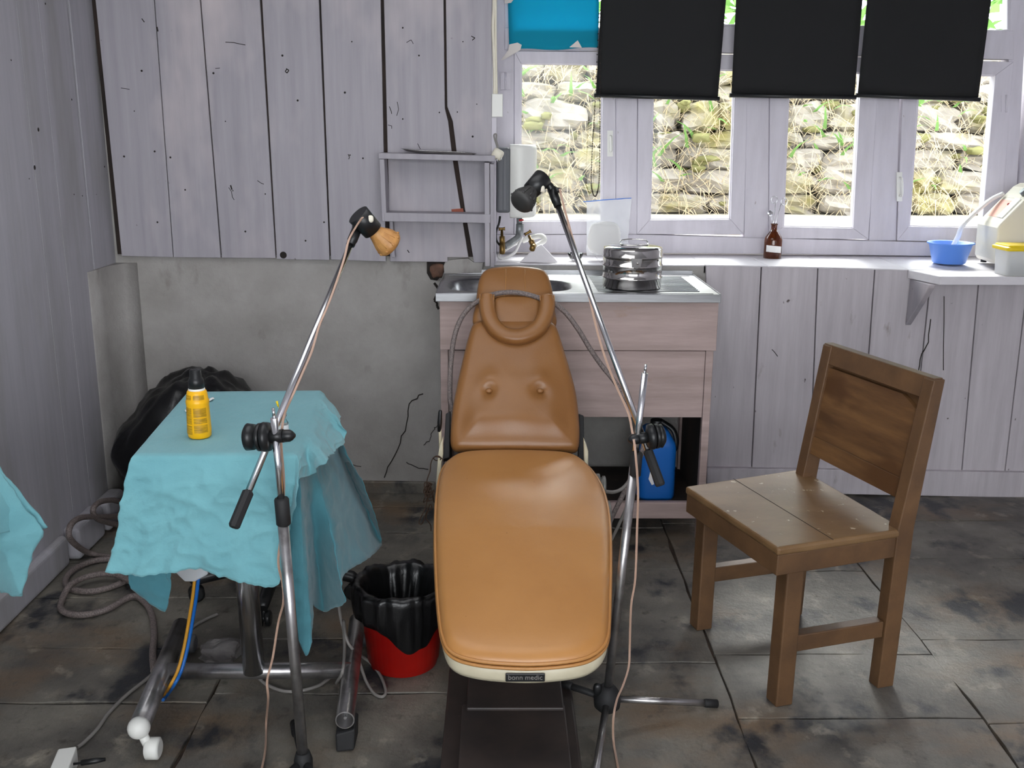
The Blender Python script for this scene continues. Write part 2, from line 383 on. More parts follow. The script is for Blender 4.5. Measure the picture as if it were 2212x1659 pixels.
# upper boards on the back wall, each a leaning plank over a dark cavity
bk = MB(); bk.prism([Y(172, -260, YW-.012), Y(1062, -260, YW-.012), Y(1062, 555, YW-.012), Y(254, 549, YW-.012)], (0, .01, 0)); obj('board_cavity', bk, M['bare'], wall_back)
def ext(x0, x1, y1, y): return x0+(x1-x0)*(y)/y1
def board(mb, l0, l1, r0, r1, yb0, yb1, yt=-260):   # left edge x at y=0 / y=555, right edge same
    ppoly(mb, [(ext(l0, l1, 555, yt), yt), (ext(r0, r1, 555, yt), yt), (ext(r0, r1, 555, yb1), yb1), (ext(l0, l1, 555, yb0), yb0)], YB, .02)
mb = MB()
board(mb, 206, 263, 332.5, 373.5, 553, 556); board(mb, 334, 375, 431.5, 476.5, 556, 557); board(mb, 434, 479, 561, 595, 557, 558)
board(mb, 566, 597.5, 688.5, 711.5, 560, 562); board(mb, 693, 714.5, 822, 833.5, 561, 565)
ppoly(mb, [(ext(829, 842, 555, -260), -260), (953, -260), (958, 0), (961, 234), (968, 262), (978, 345), (1012, 556), (967, 556), (967, 566), (843, 565)], YB, .02)
ppoly(mb, [(959, -260), (1063, -260), (1062, 300), (1061, 567), (1024, 567), (1004, 450), (989, 350), (978, 262), (966, 230), (963, 0)], YB, .02)
bb = obj('upper_boards', mb, M['paint'], wall_back, bevel=.002)
nm = MB()
for p in [(306, 153), (461, 158), (487, 262), (334, 327), (268, 338), (368, 340), (573, 419), (503, 412), (643, 217), (949, 243), (870, 257), (784, 342), (756, 335), (1021, 295), (988, 242), (1030, 225), (700, 480), (660, 520), (530, 500), (340, 480), (610, 120), (745, 200), (905, 120), (870, 60), (1000, 90), (760, 90), (400, 410), (290, 240)]:
    c = Y(p[0], p[1], YB-.0005); nm.lathe(c, (0, -1, 0), [(.0035*random.uniform(.6, 1.3), 0), (.001, .0008)], 8)
obj('nail_heads', nm, M['crack'], wall_back)
sm = MB()
def scuff(pts, w0=1.3):
    for (a, b), (c, d) in zip(pts, pts[1:]):
        l = math.hypot(c-a, d-b)+1e-6; nx, ny = -(d-b)/l*w0/2, (c-a)/l*w0/2
        sm.prism([Y(a-nx, b-ny, YB-.0004), Y(c-nx, d-ny, YB-.0004), Y(c+nx, d+ny, YB-.0004), Y(a+nx, b+ny, YB-.0004)], (0, .0003, 0))
scuff([(487, 91), (505, 92), (518, 95), (530, 97)], 1.6); scuff([(494, 405), (500, 414), (502, 426), (506, 432)]); scuff([(498, 400), (501, 410)], 3); scuff([(556, 390), (563, 395), (570, 398)]); scuff([(465, 148), (475, 147)]); scuff([(841, 230), (845, 240), (846, 246)], 1.6); scuff([(858, 220), (861, 236), (857, 250)]); scuff([(838, 270), (846, 272), (846, 278)]); scuff([(618, 148), (624, 152), (620, 158), (616, 154), (620, 149)], 2.2); scuff([(752, 333), (755, 340), (753, 344)], 1.6); scuff([(878, 92), (888, 86), (893, 95)]); scuff([(1018, 78), (1026, 82), (1020, 87)], 2); scuff([(261, 190), (280, 193)]); scuff([(306, 40), (312, 48)], 2); scuff([(339, 58), (341, 68)], 3); scuff([(902, 310), (908, 322)]); scuff([(880, 540), (884, 546)], 2)
obj('scuff_marks', sm, M['crack'], wall_back)
nm = MB(); c = Y(612, 551, YB-.0005)
nm.lathe(c, (0, -1, 0), [(.014, 0), (.013, .001), (.012, .0012)], 16); obj('knot_hole', nm, M['crack'], wall_back)
# white timber end jamb where the boards stop beside the window
mb = MB(); mb.box((-.035, 4.06, .985), (-.012, YWIN+.06, ZC)); obj('board_end_jamb', mb, M['paint_frame'], wall_back, bevel=.002)

# lower boards to the right of the sink, below the sill
lb = MB()
seams = [(1524, 1527), (1645, 1623), (1767, 1749), (1890, 1858), (2012, 1965), (2116, 2077), (2222, 2170), (2262, 2212)]
for (a, b), (c, d) in zip(seams, seams[1:]):
    g = 1.3
    tp = lambda q: 575 if q < 1660 else 575+(q-1660)*.034
    ppoly(lb, [(a+g, tp(a)), (c-g, tp(c)), (d-g, 1030), (b+g, 1024)], YW-.022, .018)
obj('lower_boards', lb, M['paint_low'], wall_back, bevel=.002)
bk = MB(); ppoly(bk, [(1526, 576), (1660, 578), (1962, 588), (2262, 598), (2212, 1070), (1527, 1062)], YW-.005, .01); obj('lower_board_cavity', bk, M['bare'], wall_back)
cm = MB()
crackpath(jag([(2010, 690), (2006, 740), (1990, 765), (1985, 800), (1982, 850)], 3, 1.5), YW-.0235, 2)
crackpath(jag([(2040, 640), (2038, 800)], 3, 1), YW-.0235, 1.6)
crackpath(jag([(1668, 755), (1680, 770)], 3, 1), YW-.0235, 1.6); obj('board_split', cm, M['crack'], wall_back)
# baseboards
mb = MB(); ppoly(mb, [(1527, 1011), (2215, 1021), (2215, 1076), (1527, 1062)], YW-.045, .04); struct(obj('baseboard_back', mb, M['paint_low'], bevel=.004))
# wall over and around the windows, cut away for the opening
mb = MB(); zt = 2.33
mb.box((-.035, YWIN-.02, zt), (XR+.2, YWIN+.2, ZC)); mb.box((-.25, YWIN+.0, .6), (-.035, YWIN+.2, ZC)); mb.box((-.25, YWIN-.02, .3), (XR+.2, YWIN+.2, .97))
obj('window_wall_masonry', mb, M['concrete'], wall_back)
# ---- left wall
wl = MB(); wl.box((XL-.25, -1.8, -.1), (XL-.02, YW+.2, ZC)); wall_left = struct(obj('wall_left', wl, M['bare']))
Yc = X(195, 580, XL).y; zc0 = X(195, 580, XL).z
mb = MB(); seY = [YW]; y_ = 3.93
tops = [X(41, 0, XL).y]
edges = [YW+.0, 3.86, 3.62, X(41, 0, XL).y, 2.96, 2.70, 2.43, 2.1, 1.85, 1.6, 1.3, 1.0, .7, .4, .1, -.2, -.5, -.8, -1.1, -1.4, -1.7]
for i in range(len(edges)-1):
    a, b = edges[i], edges[i+1]; g = .0018 if i else 0
    z0 = .985 if i < 1 else .0
    mb.hexa([(XL, a-g, z0), (XL, b+g, z0), (XL, b+g-.03*(i > 0), ZC), (XL, a-g-.03*(i > 0), ZC)][:4], [(XL-.02, a-g, z0), (XL-.02, b+g, z0), (XL-.02, b+g-.03*(i > 0), ZC), (XL-.02, a-g-.03*(i > 0), ZC)])
obj('wall_boards', mb, M['paint_left'], wall_left, bevel=.0004, bseg=1)
mb = MB(); prof = [(XL-.01, 3.78), (XL+.006, 3.79), (XL+.008, 3.9), (XL+.015, 3.98), (XL+.04, 4.05), (XL+.085, YW), (XL-.01, YW+.05)]
mb.rings([[Vector((a, b, z)) for a, b in prof] for z in (0, .3, .6, .985)], smooth=True); obj('corner_plaster', mb, M['concrete'], wall_left)
nm = MB()
for p, r in (((75, 362), .008), ((83, 280), .007), ((63, 386), .0025), ((155, 215), .004), ((160, 420), .003), ((178, 423), .003), ((226, 360), .004), ((24, 130), .003), ((98, 8), .004), ((208, 420), .002)):
    c = X(p[0], p[1], XL+.0006); nm.lathe(c, (1, 0, 0), [(r, 0), (r*.8, .0006)], 10)
obj('knot_hole', nm, M['crack'], wall_left)
# baseboard on the left in three short worn lengths
mb = MB()
for y0, y1, h, t in ((.2, 3.33, .115, .032), (3.36, 3.60, .125, .055), (3.63, 3.80, .12, .06)):
    mb.box((XL-.005, y0, 0), (XL+t, y1, h))
struct(obj('baseboard_left', mb, M['paint_left'], bevel=.018, bseg=4))
# ---- right wall, ceiling and the wall behind the photographer (with its window opening)
mb = MB(); mb.box((XR, -1.8, -.1), (XR+.2, YWIN+.1, ZC)); struct(obj('wall_right', mb, M['paint_frame']))
mb = MB(); mb.box((-1.8, -1.9, ZC), (XR+.2, YWIN+.45, ZC+.12)); struct(obj('ceiling', mb, M['paint_left']))
mb = MB(); mb.box((-1.8, -1.75, -.1), (XR+.2, -1.55, .70)); mb.box((-1.8, -1.75, 2.28), (XR+.2, -1.55, ZC)); mb.box((-1.8, -1.75, .70), (-1.38, -1.55, 2.28)); mb.box((1.68, -1.75, .70), (XR+.2, -1.55, 2.28))
struct(obj('wall_front', mb, M['paint_left']))

# ---- sill
fe = [Y(1058, 569, YW-.004), Y(1300, 571, YW-.004), Y(1523, 572, YW-.004), Y(1524, 571.5, YW-.024), Y(1660, 574, YW-.024), Y(1800, 577, YW-.024), Y(1962, 582, YW-.024), V((XR, YW-.024, Y(1962, 582, YW-.024).z-.004))]
mb = MB()
for p, q in zip(fe, fe[1:]):
    if q.x-p.x < .01: continue
    pb, qb = V((p.x, YWIN+.03, .988)), V((q.x, YWIN+.03, .988)); dz = V((0, 0, -.007))
    mb.hexa([p+dz, q+dz, qb+dz, pb+dz], [p, q, qb, pb])
sill = struct(obj('trim_1', mb, M['paint_sill'], bevel=.003)); sill['label'] = 'white painted window sill'
# ---- window posts, transom and bottom frame
fr = MB(); YF = YWIN-.01
prect(fr, 1072, -120, 1111, 560, YF+.005, .07)
ppoly(fr, [(1330, -120), (1378, -120), (1376, 520), (1330, 520)], YF, .07)
ppoly(fr, [(1617, -120), (1664, -120), (1660, 520), (1607, 520)], YF, .07)
ppoly(fr, [(1903, -120), (1952, -120), (1936, 520), (1877, 520)], YF, .07)
ppoly(fr, [(2190, -120), (2225, -120), (2190, 545), (2160, 545)], YF, .07)
ppoly(fr, [(1072, 507), (1400, 507), (1700, 515.5), (2040, 524), (2190, 527), (2190, 556), (1700, 549), (1072, 545)], YF-.012, .09)
ppoly(fr, [(1090, 60), (1290, 60), (1600, 56), (1860, 58), (2190, 66), (2190, 129), (1860, 121), (1600, 115), (1290, 107), (1090, 108)], YF-.004, .07)
frame = struct(obj('trim_2', fr, M['paint_frame'], bevel=.003)); frame['label'] = 'white window posts and transom'
# ---- casements below the transom
def casement(i, o, p, handle=None, hinge=None, mat='paint_frame', y=YF-.008):
    # o: outer corners TL TR BR BL, p: pane corners
    mb = MB()
    for k in range(4):
        a, b = o[k], o[(k+1)%4]; c, d = p[(k+1)%4], p[k]
        ppoly(mb, [a, b, c, d], y, .05)
    w_ = struct(obj('window_%d' % i, mb, M[mat], bevel=.0025))
    g = MB(); ppoly(g, [(a, b) for a, b in p], y+.028, .003); obj('pane', g, M['pane'], w_)
    s = MB(); cx_ = sum(q[0] for q in p)/4; cy_ = sum(q[1] for q in p)/4
    q = [(a+(cx_-a)*.035, b+(cy_-b)*.014) for a, b in p]
    for k in range(4): ppoly(s, [p[k], p[(k+1)%4], q[(k+1)%4], q[k]], y+.012, .014)
    obj('glazing_bead', s, M['paint_frame'], w_)
    if handle:
        hx, h0, h1 = handle; h = MB(); prect(h, hx-6, h0, hx+6, h1, y-.003, .005)
        a = Y(hx+1, h0+12, y-.003); b = Y(hx+1, h1-12, y-.003)
        h.tube(cr([a, a+Vector((0, -.022, -.004)), (a+b)/2+Vector((0, -.026, 0)), b+Vector((0, -.022, .004)), b], 4), .005, 8); obj('handle', h, M['white'], w_)
    if hinge:
        for hx, hy in hinge:
            h = MB(); prect(h, hx-11, hy-18, hx+11, hy+18, y-.002, .004); h.tube([Y(hx, hy-19, y-.004), Y(hx, hy+19, y-.004)], .004, 8); obj('hinge', h, M['paint_frame'], w_)
    return w_
casement(1, [(1111, 110), (1330, 112), (1330, 506), (1111, 506)], [(1125, 137), (1302, 139), (1300, 477), (1122, 478)], handle=(1318, 282, 338), hinge=[(1092, 175)])
casement(2, [(1379, 116), (1617, 118), (1607, 507), (1376, 506)], [(1411, 149), (1588, 151), (1578, 474), (1403, 475)])
casement(3, [(1664, 120), (1901, 124), (1876, 517), (1661, 515)], [(1705, 154), (1860, 157), (1843, 493), (1691, 490)])
casement(4, [(1953, 128), (2190, 133), (2160, 524), (1938, 520)], [(1986, 160), (2150, 163), (2121, 492), (1963, 489)], handle=(1943, 372, 435), hinge=[(2174, 224)])
# ---- transom lights above
def toplight(i, x0, x1, y1):
    mb = MB(); z1 = zt; o = [(x0, -130), (x1, -130), (x1, y1), (x0, y1)]; p = [(x0+16, -112), (x1-16, -112), (x1-16, y1-14), (x0+16, y1-14)]
    for k in range(4): ppoly(mb, [o[k], o[(k+1)%4], p[(k+1)%4], p[k]], YF+.002, .045)
    w_ = struct(obj('window_%d' % i, mb, M['paint_frame'], bevel=.002)); g = MB(); ppoly(g, p, YF+.03, .003); obj('pane', g, M['pane'], w_)
toplight(5, 1090, 1330, 110); toplight(6, 1378, 1617, 66); toplight(7, 1664, 1903, 69); toplight(8, 1952, 2192, 78)

def proj(p):
    c = CAMM @ (np.array(p)-EYE); return CXP+FP*c[0]/c[2], CYP+FP*c[1]/c[2]
V = Vector
# ================================================================ OUTSIDE THE WINDOW
mb = MB(); mb.box((-1.0, YWIN+.2, .8), (4.6, 9.0, 1.06)); struct(obj('trim_3', mb, mk('pale_concrete_ledge', (196, 190, 178), (168, 162, 150), (8, 8, 8), 6, rough=.95), bevel=0))['label'] = 'pale concrete ledge outside the window'
gw = thing('garden_wall', 'mossy dry stone garden wall seen outside through the windows', 'wall', (1.7, 6.0, 1.06))
mb = MB(); rr = random.Random(3); z = 1.06; r_ = 0
while z < 1.80:
    h = rr.uniform(.10, .19); x = -.9-rr.uniform(0, .3)
    while x < 4.4:
        w_ = rr.uniform(.16, .44)
        mb.blob((x+w_/2, 6.0+(z-1.06)*.25+rr.uniform(-.05, .05), z+h/2), (w_/2*1.02, .17, h/2*1.04), 4.2, 5, .30, 3.4, Matrix.Rotation(rr.uniform(-.12, .12), 3, 'Y'), rr.uniform(0, 90), smooth=False)
        x += w_
    z += h*.95
obj('stones', mb, M['stone'], gw, bevel=0)
mb = MB(); mb.box((-1.1, 6.1, 1.0), (4.6, 6.6, 1.82)); obj('earth_core', mb, M['soil'], gw)
mb = MB()
for k in range(170):
    mb.blob((rr.uniform(-.6, 4.1), 5.86+rr.uniform(0, .2), rr.uniform(1.1, 1.8)), (rr.uniform(.02, .065), .05, rr.uniform(.012, .03)), 2.2, 3, .5, 5, None, rr.uniform(0, 90))
o = obj('moss', mb, M['moss'], gw); o['kind'] = 'stuff'
def blades(n, fn, mat, name, par, lab, cat):
    mb = MB()
    for k in range(n):
        p, d, l, wd = fn(); side = V((1, 0, rr.uniform(-.3, .3))).normalized()*wd; q = p; cur = d
        vs = []; fs = []
        for i in range(4):
            t = i/3; vs += [q-side*(1-t*.9), q+side*(1-t*.9)]
            q = q+cur*(l/3); cur = (cur+V((rr.uniform(-.1, .1), 0, -.28))).normalized()
        mb.add(vs, [(0, 1, 3, 2), (2, 3, 5, 4), (4, 5, 7, 6)])
    o = obj(name, mb, M[mat], par, recalc=False); o['kind'] = 'stuff'
    if par is None: o['label'] = lab; o['category'] = cat
def straw():
    z = rr.uniform(1.08, 2.0); x = rr.uniform(-.6, 4.2)
    return V((x, 5.80+(z-1.06)*.25+rr.uniform(-.05, .05), z)), V((rr.uniform(-.8, .8), -.25, rr.uniform(-.8, .5))).normalized(), rr.uniform(.05, .22), .0028
blades(5200, straw, 'straw', 'dry_grass', gw, 'dry straw coloured grass hanging over the garden wall outside', 'grass')
def greens():
    z = rr.uniform(2.0, 2.85); x = rr.uniform(-.6, 4.8)
    return V((x, 7.4+rr.uniform(-.3, .3), z)), V((rr.uniform(-.9, .9), -.6, rr.uniform(-.2, .8))).normalized(), rr.uniform(.15, .38), .04
blades(1000, greens, 'leaf', 'green_foliage', None, 'bright green leafy plants above the garden wall outside', 'plant')
def ferns():
    z = rr.uniform(1.2, 1.95); x = rr.uniform(-.4, 4.2)
    return V((x, 5.78+(z-1.06)*.25, z)), V((rr.uniform(-.7, .7), -.4, rr.uniform(0, .8))).normalized(), rr.uniform(.08, .22), .012
blades(200, ferns, 'leaf', 'fern', gw, 'scattered green ferns growing from the garden wall outside', 'plant')
mb = MB(); mb.prism([(-1.2, 6.25, 1.84), (4.6, 6.25, 1.84), (5.4, 9, 2.15), (-1.4, 9, 2.15)], (0, .3, -.5)); struct(obj('trim_4', mb, M['moss']))['label'] = 'grassy slope above the garden wall'

# ================================================================ BLINDS AND FILM
BL = [((1298, 0), (1568, 0), (1550, 213), (1287, 206), 'black roller blind on the left, bead chain hanging at its left edge'),
      ((1590, 0), (1863, 0), (1845, 210), (1580, 206), 'black roller blind in the middle of the three'),
      ((1873, 0), (2141, 0), (2113, 215), (1853, 206), 'black roller blind at the right end of the three')]
for i, (a, b, c, d, lab) in enumerate(BL):
    yb_ = 4.34; e = lambda p, q, y: (p[0]+(q[0]-p[0])*(y-p[1])/(q[1]-p[1]), y)
    P3, P4 = Y(*c, yb_), Y(*d, yb_); P1, P2 = Y(*e(a, d, -112), yb_), Y(*e(b, c, -112), yb_)
    t = thing('roller_blind', lab, 'blind', (P1+P2)/2, 'black roller blinds over the windows')
    fb = MB().grid(lambda u, v: P1.lerp(P2, u).lerp(P4.lerp(P3, u), v)+V((0, .004*math.sin(u*5+i)*v, 0)), 16, 12)
    obj('blind_fabric', fb, M['blind'], t, solid=.0015)
    bar = MB().tube([P4+(P4-P3).normalized()*.008, P3+(P3-P4).normalized()*.008], .009, 12); obj('bottom_bar', bar, M['black'], t)
    rl = MB().tube([P1+V((-.01, .012, .012)), P2+V((.01, .012, .012))], .022, 16); obj('roller', rl, M['blind'], t)
    if i == 0:
        ch = MB(); pth = cr([Y(1297, 30, yb_-.02), Y(1296, 210, yb_-.02), Y(1296, 300, yb_-.02), Y(1294, 390, yb_-.02), Y(1288, 422, yb_-.02), Y(1281, 418, yb_-.02), Y(1277, 390, yb_-.02), Y(1280, 310, yb_-.02), Y(1285, 230, yb_-.02), Y(1294, 30, yb_-.02)], 30)
        for k, p in enumerate(pth[::2]): ch.blob(p, (.0028, .0028, .0028), 2, 2)
        ch.tube(pth, .0008, 5); obj('bead_chain', ch, M['bare'], t)
    for p in (P1, P2): lk = MB(); lk.box((p.x-.008, yb_+.0, p.z-.02), (p.x+.008, YWIN-.01, p.z+.045)); obj('mounting_bracket', lk, M['grey'], t)
t = thing('blue_film', 'blue plastic film taped over the top left window light', 'film', Y(1195, 60, YF-.02))
fm = MB(); q = [Y(1094, -115, YF-.016), Y(1296, -115, YF-.016), Y(1292, 104, YF-.016), Y(1100, 108, YF-.016)]
fm.grid(lambda u, v: q[0].lerp(q[1], u).lerp(q[3].lerp(q[2], u), v)+V((0, -.006*abs(noise.noise(V((u*3, v*4, 1)))), .004*math.sin(u*9)*v)), 20, 20); obj('sheet', fm, M['bluefilm'], t, solid=.001)
for pp in ([(1082, 130), (1098, 108), (1100, 96), (1118, 92), (1127, 97), (1124, 108), (1112, 115), (1090, 128)], [(1230, 102), (1248, 87), (1257, 103)], [(1090, -4), (1112, -4), (1104, 6), (1090, 8)]):
    m_ = MB(); ppoly(m_, pp, YF-.026, .002); obj('tape_piece', m_, M['tape'], t)

# ================================================================ WALL SHELF, HEATER, TAPS
t = thing('wall_shelf', 'white painted wooden open box shelf fixed on the boards', 'shelf', (-.245, YB-.06, 1.15))
ys, yb2 = 3.945, YB-.001
a = Y(820, 330, ys); b = Y(1062, 345, ys)
x0, x1 = a.x, -.016
m_ = MB(); m_.obox((x0-.004, ys-.004, 1.407), (x1-x0+.004, 0, -.008), (0, yb2-ys+.004, 0), (0, 0, .022)); obj('top_board', m_, M['paint'], t, bevel=.002)
m_ = MB(); m_.obox((x0+.012, ys, 1.168), (x1-x0-.03, 0, -.004), (0, yb2-ys, 0), (0, 0, .034)); obj('shelf_board', m_, M['paint'], t, bevel=.002)
m_ = MB(); m_.obox((x0+.002, ys+.002, 1.168), (.019, 0, 0), (0, yb2-ys-.002, 0), (-.004, 0, .238)); obj('side_board', m_, M['paint'], t, bevel=.002)
m_ = MB(); m_.obox((x0+.032, ys+.06, 1.02), (.012, 0, 0), (0, yb2-ys-.06, 0), (-.006, 0, .148)); obj('bracket', m_, M['paint'], t, bevel=.002)
m_ = MB(); m_.obox((-.055, ys+.002, .995), (.020, 0, 0), (0, yb2-ys-.002, 0), (-.003, 0, .40)); m_.obox((-.034, ys+.012, .99), (.016, 0, 0), (0, yb2-ys-.012, 0), (-.002, 0, .40)); obj('side_panel', m_, M['paint'], t, bevel=.002)
m_ = MB(); q = [Y(*p, yb2-.001) for p in ((975, 452), (1000, 450), (1002, 460), (976, 460))]; m_.prism(q, (0, -.0015, 0)); obj('bare_patch', m_, M['rust'], t)
tr = MB(); c = V((-.235, 4.0, 1.4275))
tr.rings([[c+V((math.copysign(abs(math.cos(k*math.pi/16))**.5, math.cos(k*math.pi/16))*.148*s_, math.copysign(abs(math.sin(k*math.pi/16))**.6, math.sin(k*math.pi/16))*.047*s_, h-.009*math.cos(k*math.pi/16))) for k in range(32)] for s_, h in ((.01, .0015), (.86, .0015), (.95, .008), (1, .0095), (1, .0085), (.95, .0065), (.87, 0), (.01, 0))])
tag(obj('metal_tray', tr, M['steel_pol'], recalc=True), 'shallow oval steel tray lying on top of the wall shelf', 'tray')
hx = .0
t = thing('water_heater', 'small white and grey water heater mounted beside the window', 'heater', (-.01, 4.2, 1.3))
g0, g1, g2 = Y(1067, 400, 4.13), Y(1102, 400, 4.13), Y(1161, 400, 4.13)
zt_, zb_ = Y(1130, 313, 4.13).z, Y(1130, 471, 4.13).z
m_ = MB(); m_.box((-.0125, 4.13, zb_+.02), (g1.x+.002, 4.36, zt_-.012)); obj('back_shell', m_, M['grey'], t, bevel=.012, bseg=3)
m_ = MB(); m_.box((g1.x-.03, 4.16, zb_+.03), (g1.x-.012, 4.128, zt_-.02)); obj('vent_strip', m_, M['grey'], t, bevel=.003)
prof = []
for k in range(13):
    an = -math.pi/2+math.pi*k/12; prof.append((g1.x+.045+(g2.x-g1.x-.045)*math.cos(an), 4.245+.125*math.sin(an)))
prof = [(g1.x, 4.12)]+prof+[(g1.x, 4.37)]
m_ = MB(); m_.rings([[V((p[0]-g1.x, p[1]-4.245, 0))*s_+V((g1.x, 4.245, z)) for p in prof] for z, s_ in ((zb_, .93), (zb_+.006, .98), (zb_+.016, 1), (zt_-.016, 1), (zt_-.006, .98), (zt_, .93))]); obj('front_cover', m_, M['white'], t)
m_ = MB(); m_.tube([Y(1122, 470, 4.2), Y(1122, 486, 4.2)], .012, 12); m_.tube([Y(1123, 484, 4.2), Y(1122, 508, 4.2)], .016, 12); obj('outlet_pipe', m_, M['galv'], t)
m_ = MB(); m_.tube([Y(1121, 476, 4.186), Y(1131, 475, 4.186)], .004, 8); obj('red_tab', m_, M['red'], t)
t = thing('water_tap', 'brass tap on grey pipe under the water heater', 'tap', Y(1090, 530, 4.16))
m_ = MB(); m_.tube(cr([Y(1120, 506, 4.2), Y(1117, 514, 4.19), Y(1098, 527, 4.17), Y(1090, 532, 4.16)], 5), .013, 12); obj('feed_pipe', m_, M['galv'], t)
def tap(t, body, spout, stem, bar):
    m_ = MB(); m_.tube(cr([body, (body+spout)/2+V((0, -.012, .004)), spout], 5), [.013]+[.012]*4+[.012]*5+[.010], 12); obj('spout', m_, M['brass'], t)
    m_ = MB(); m_.tube([body, body.lerp(stem, .55), body.lerp(stem, .56), stem], [.012, .011, .006, .005], 12); obj('valve_stem', m_, M['brass'], t)
    m_ = MB(); m_.tube([bar[0], bar[0].lerp(bar[1], .3), bar[0].lerp(bar[1], .7), bar[1]], [.008, .0055, .0055, .008], 10); obj('tap_handle', m_, M['brass'], t)
tap(t, Y(1085, 527, 4.15), Y(1085, 548, 4.13), Y(1084, 497, 4.15), (Y(1077, 495, 4.15), Y(1091, 494, 4.15)))
t = thing('water_tap', 'tilted brass tap on white wrapped pipe over the triangular block', 'tap', Y(1150, 530, 4.15))
m_ = MB(); m_.tube(cr([Y(1154, 532, 4.13), Y(1166, 526, 4.15), Y(1176, 519, 4.16), Y(1170, 510, 4.18), Y(1150, 513, 4.22), Y(1130, 520, 4.25)], 5), .011, 12); obj('feed_pipe', m_, M['white'], t)
tap(t, Y(1152, 531, 4.125), Y(1149, 540, 4.11), Y(1142, 508, 4.12), (Y(1133, 507, 4.12), Y(1147, 499, 4.12)))
m_ = MB(); ppoly(m_, [(1123, 567), (1158, 534), (1170, 528), (1206, 567)], 4.105, .022); tag(obj('pipe_block', m_, M['paint_sill'], bevel=.003), 'white triangular timber block under the right tap', 'block')
m_ = MB(); m_.tube(cr([Y(1128, 512, 4.23), Y(1120, 530, 4.2), Y(1112, 545, 4.16), Y(1095, 556, 4.13), Y(1080, 558, 4.12), Y(1079, 550, 4.14), Y(1100, 535, 4.2), Y(1128, 520, 4.26)], 6), .006, 8); tag(obj('drain_hose', m_, M['tubewhite']), 'thin white plastic hose looped below the brass taps', 'hose')
m_ = MB(); m_.tube(cr([Y(1080, 468, 4.16), Y(1078, 482, 4.14), Y(1072, 500, 4.14), Y(1072, 518, 4.14), Y(1080, 530, 4.15)], 6), .0045, 8); tag(obj('heater_cable', m_, M['black']), 'black cable hanging below the water heater', 'cable')
t = thing('plug_adapter', 'white plug adapter hanging on the shelf end beside the heater', 'plug', Y(1075, 335, 3.97))
m_ = MB(); m_.blob(Y(1075, 333, 4.0), (.022, .03, .02), 5, 4, 0, 1, Matrix.Rotation(.5, 3, 'Y')); obj('body', m_, M['offwhite'], t)
m_ = MB(); 
for dx in (0, 9): m_.tube([Y(1072+dx, 340, 3.975), Y(1075+dx, 350-dx*.4, 3.972)], .002, 6)
obj('pin', m_, M['chrome'], t)
m_ = MB(); m_.tube(cr([Y(1076, 322, 4.0), Y(1070, 305, 4.0), Y(1067, 292, 4.0), Y(1072, 290, 4.0), Y(1072, 302, 4.0), Y(1076, 318, 4.0)], 5), .003, 8); obj('lead', m_, M['cordg'], t)
m_ = MB(); m_.obox(Y(1062, 253, 4.045), Y(1086, 253, 4.045)-Y(1062, 253, 4.045), (0, .02, 0), (0, 0, .088)); tag(obj('junction_box', m_, M['white'], bevel=.003), 'white junction box below the conduit on the board edge', 'box')
m_ = MB(); m_.tube(cr([Y(1065, -150, 4.05), Y(1067, 0, 4.05), Y(1065, 60, 4.05), Y(1068, 140, 4.05), Y(1068, 206, 4.055)], 6), .0065, 8); m_.tube(cr([Y(1072, -150, 4.05), Y(1071, 60, 4.05), Y(1073, 206, 4.055)], 6), .004, 8); tag(obj('conduit', m_, M['offwhite']), 'off-white cables running up the board edge beside the window', 'cable')

# ================================================================ SINK AND CABINET
t = thing('steel_sink', 'stainless steel sink top with oval basin and ribbed drainer', 'sink', (.28, 3.8, .95))
sx0, sx1, sy0, sy1, sz = -.222, .79, 3.53, 4.066, .95
N_ = 64; bc = V((.04, 3.755, sz)); bx, by = .225, .165
def rectpt(th, x0, x1, y0, y1):
    c, s = math.cos(th), math.sin(th); k = min((x1-bc.x)/c if c > 1e-6 else ((x0-bc.x)/c if c < -1e-6 else 1e9), (y1-bc.y)/s if s > 1e-6 else ((y0-bc.y)/s if s < -1e-6 else 1e9)); return V((bc.x+c*k, bc.y+s*k, sz))
def supe(th, a, b, e, z): c, s = math.cos(th), math.sin(th); return V((bc.x+math.copysign(abs(c)**e, c)*a, bc.y+math.copysign(abs(s)**e, s)*b, z))
ths = sorted([math.atan2(y-bc.y, x-bc.x) % (2*math.pi) for x in (sx0, .33) for y in (sy0, sy1)]+[k*2*math.pi/N_ for k in range(N_)])
m_ = MB(); rg = [[rectpt(a, sx0, .33, sy0, sy1) for a in ths], [supe(a, bx+.012, by+.012, .6, sz) for a in ths], [supe(a, bx, by, .6, sz-.006) for a in ths], [supe(a, bx-.012, by-.012, .6, sz-.05) for a in ths], [supe(a, bx-.03, by-.03, .65, sz-.14) for a in ths], [supe(a, bx-.07, by-.07, .7, sz-.155) for a in ths], [supe(a, .02, .02, 1, sz-.157) for a in ths]]
m_.rings(rg, True, (False, True), True); obj('basin', m_, M['steel'], t, recalc=True)
m_ = MB(); m_.add([(.33, sy0, sz), (sx1, sy0, sz), (sx1, sy1, sz), (.33, sy1, sz)], [(0, 1, 2, 3)])
for k in range(13): 
    yy_ = sy0+.075+k*.031; m_.tube([(.36, yy_, sz-.0035), (sx1-.06, yy_, sz-.0015)], .006, 8)
m_.hexa([(sx0, sy1-.004, sz), (sx1, sy1-.004, sz), (sx1, sy1, sz), (sx0, sy1, sz)], [(sx0, sy1-.004, sz+.016), (sx1, sy1-.004, sz+.016), (sx1, sy1, sz+.016), (sx0, sy1, sz+.016)])
obj('drainer', m_, M['steel'], t)
m_ = MB()
for k_ in range(2): pass
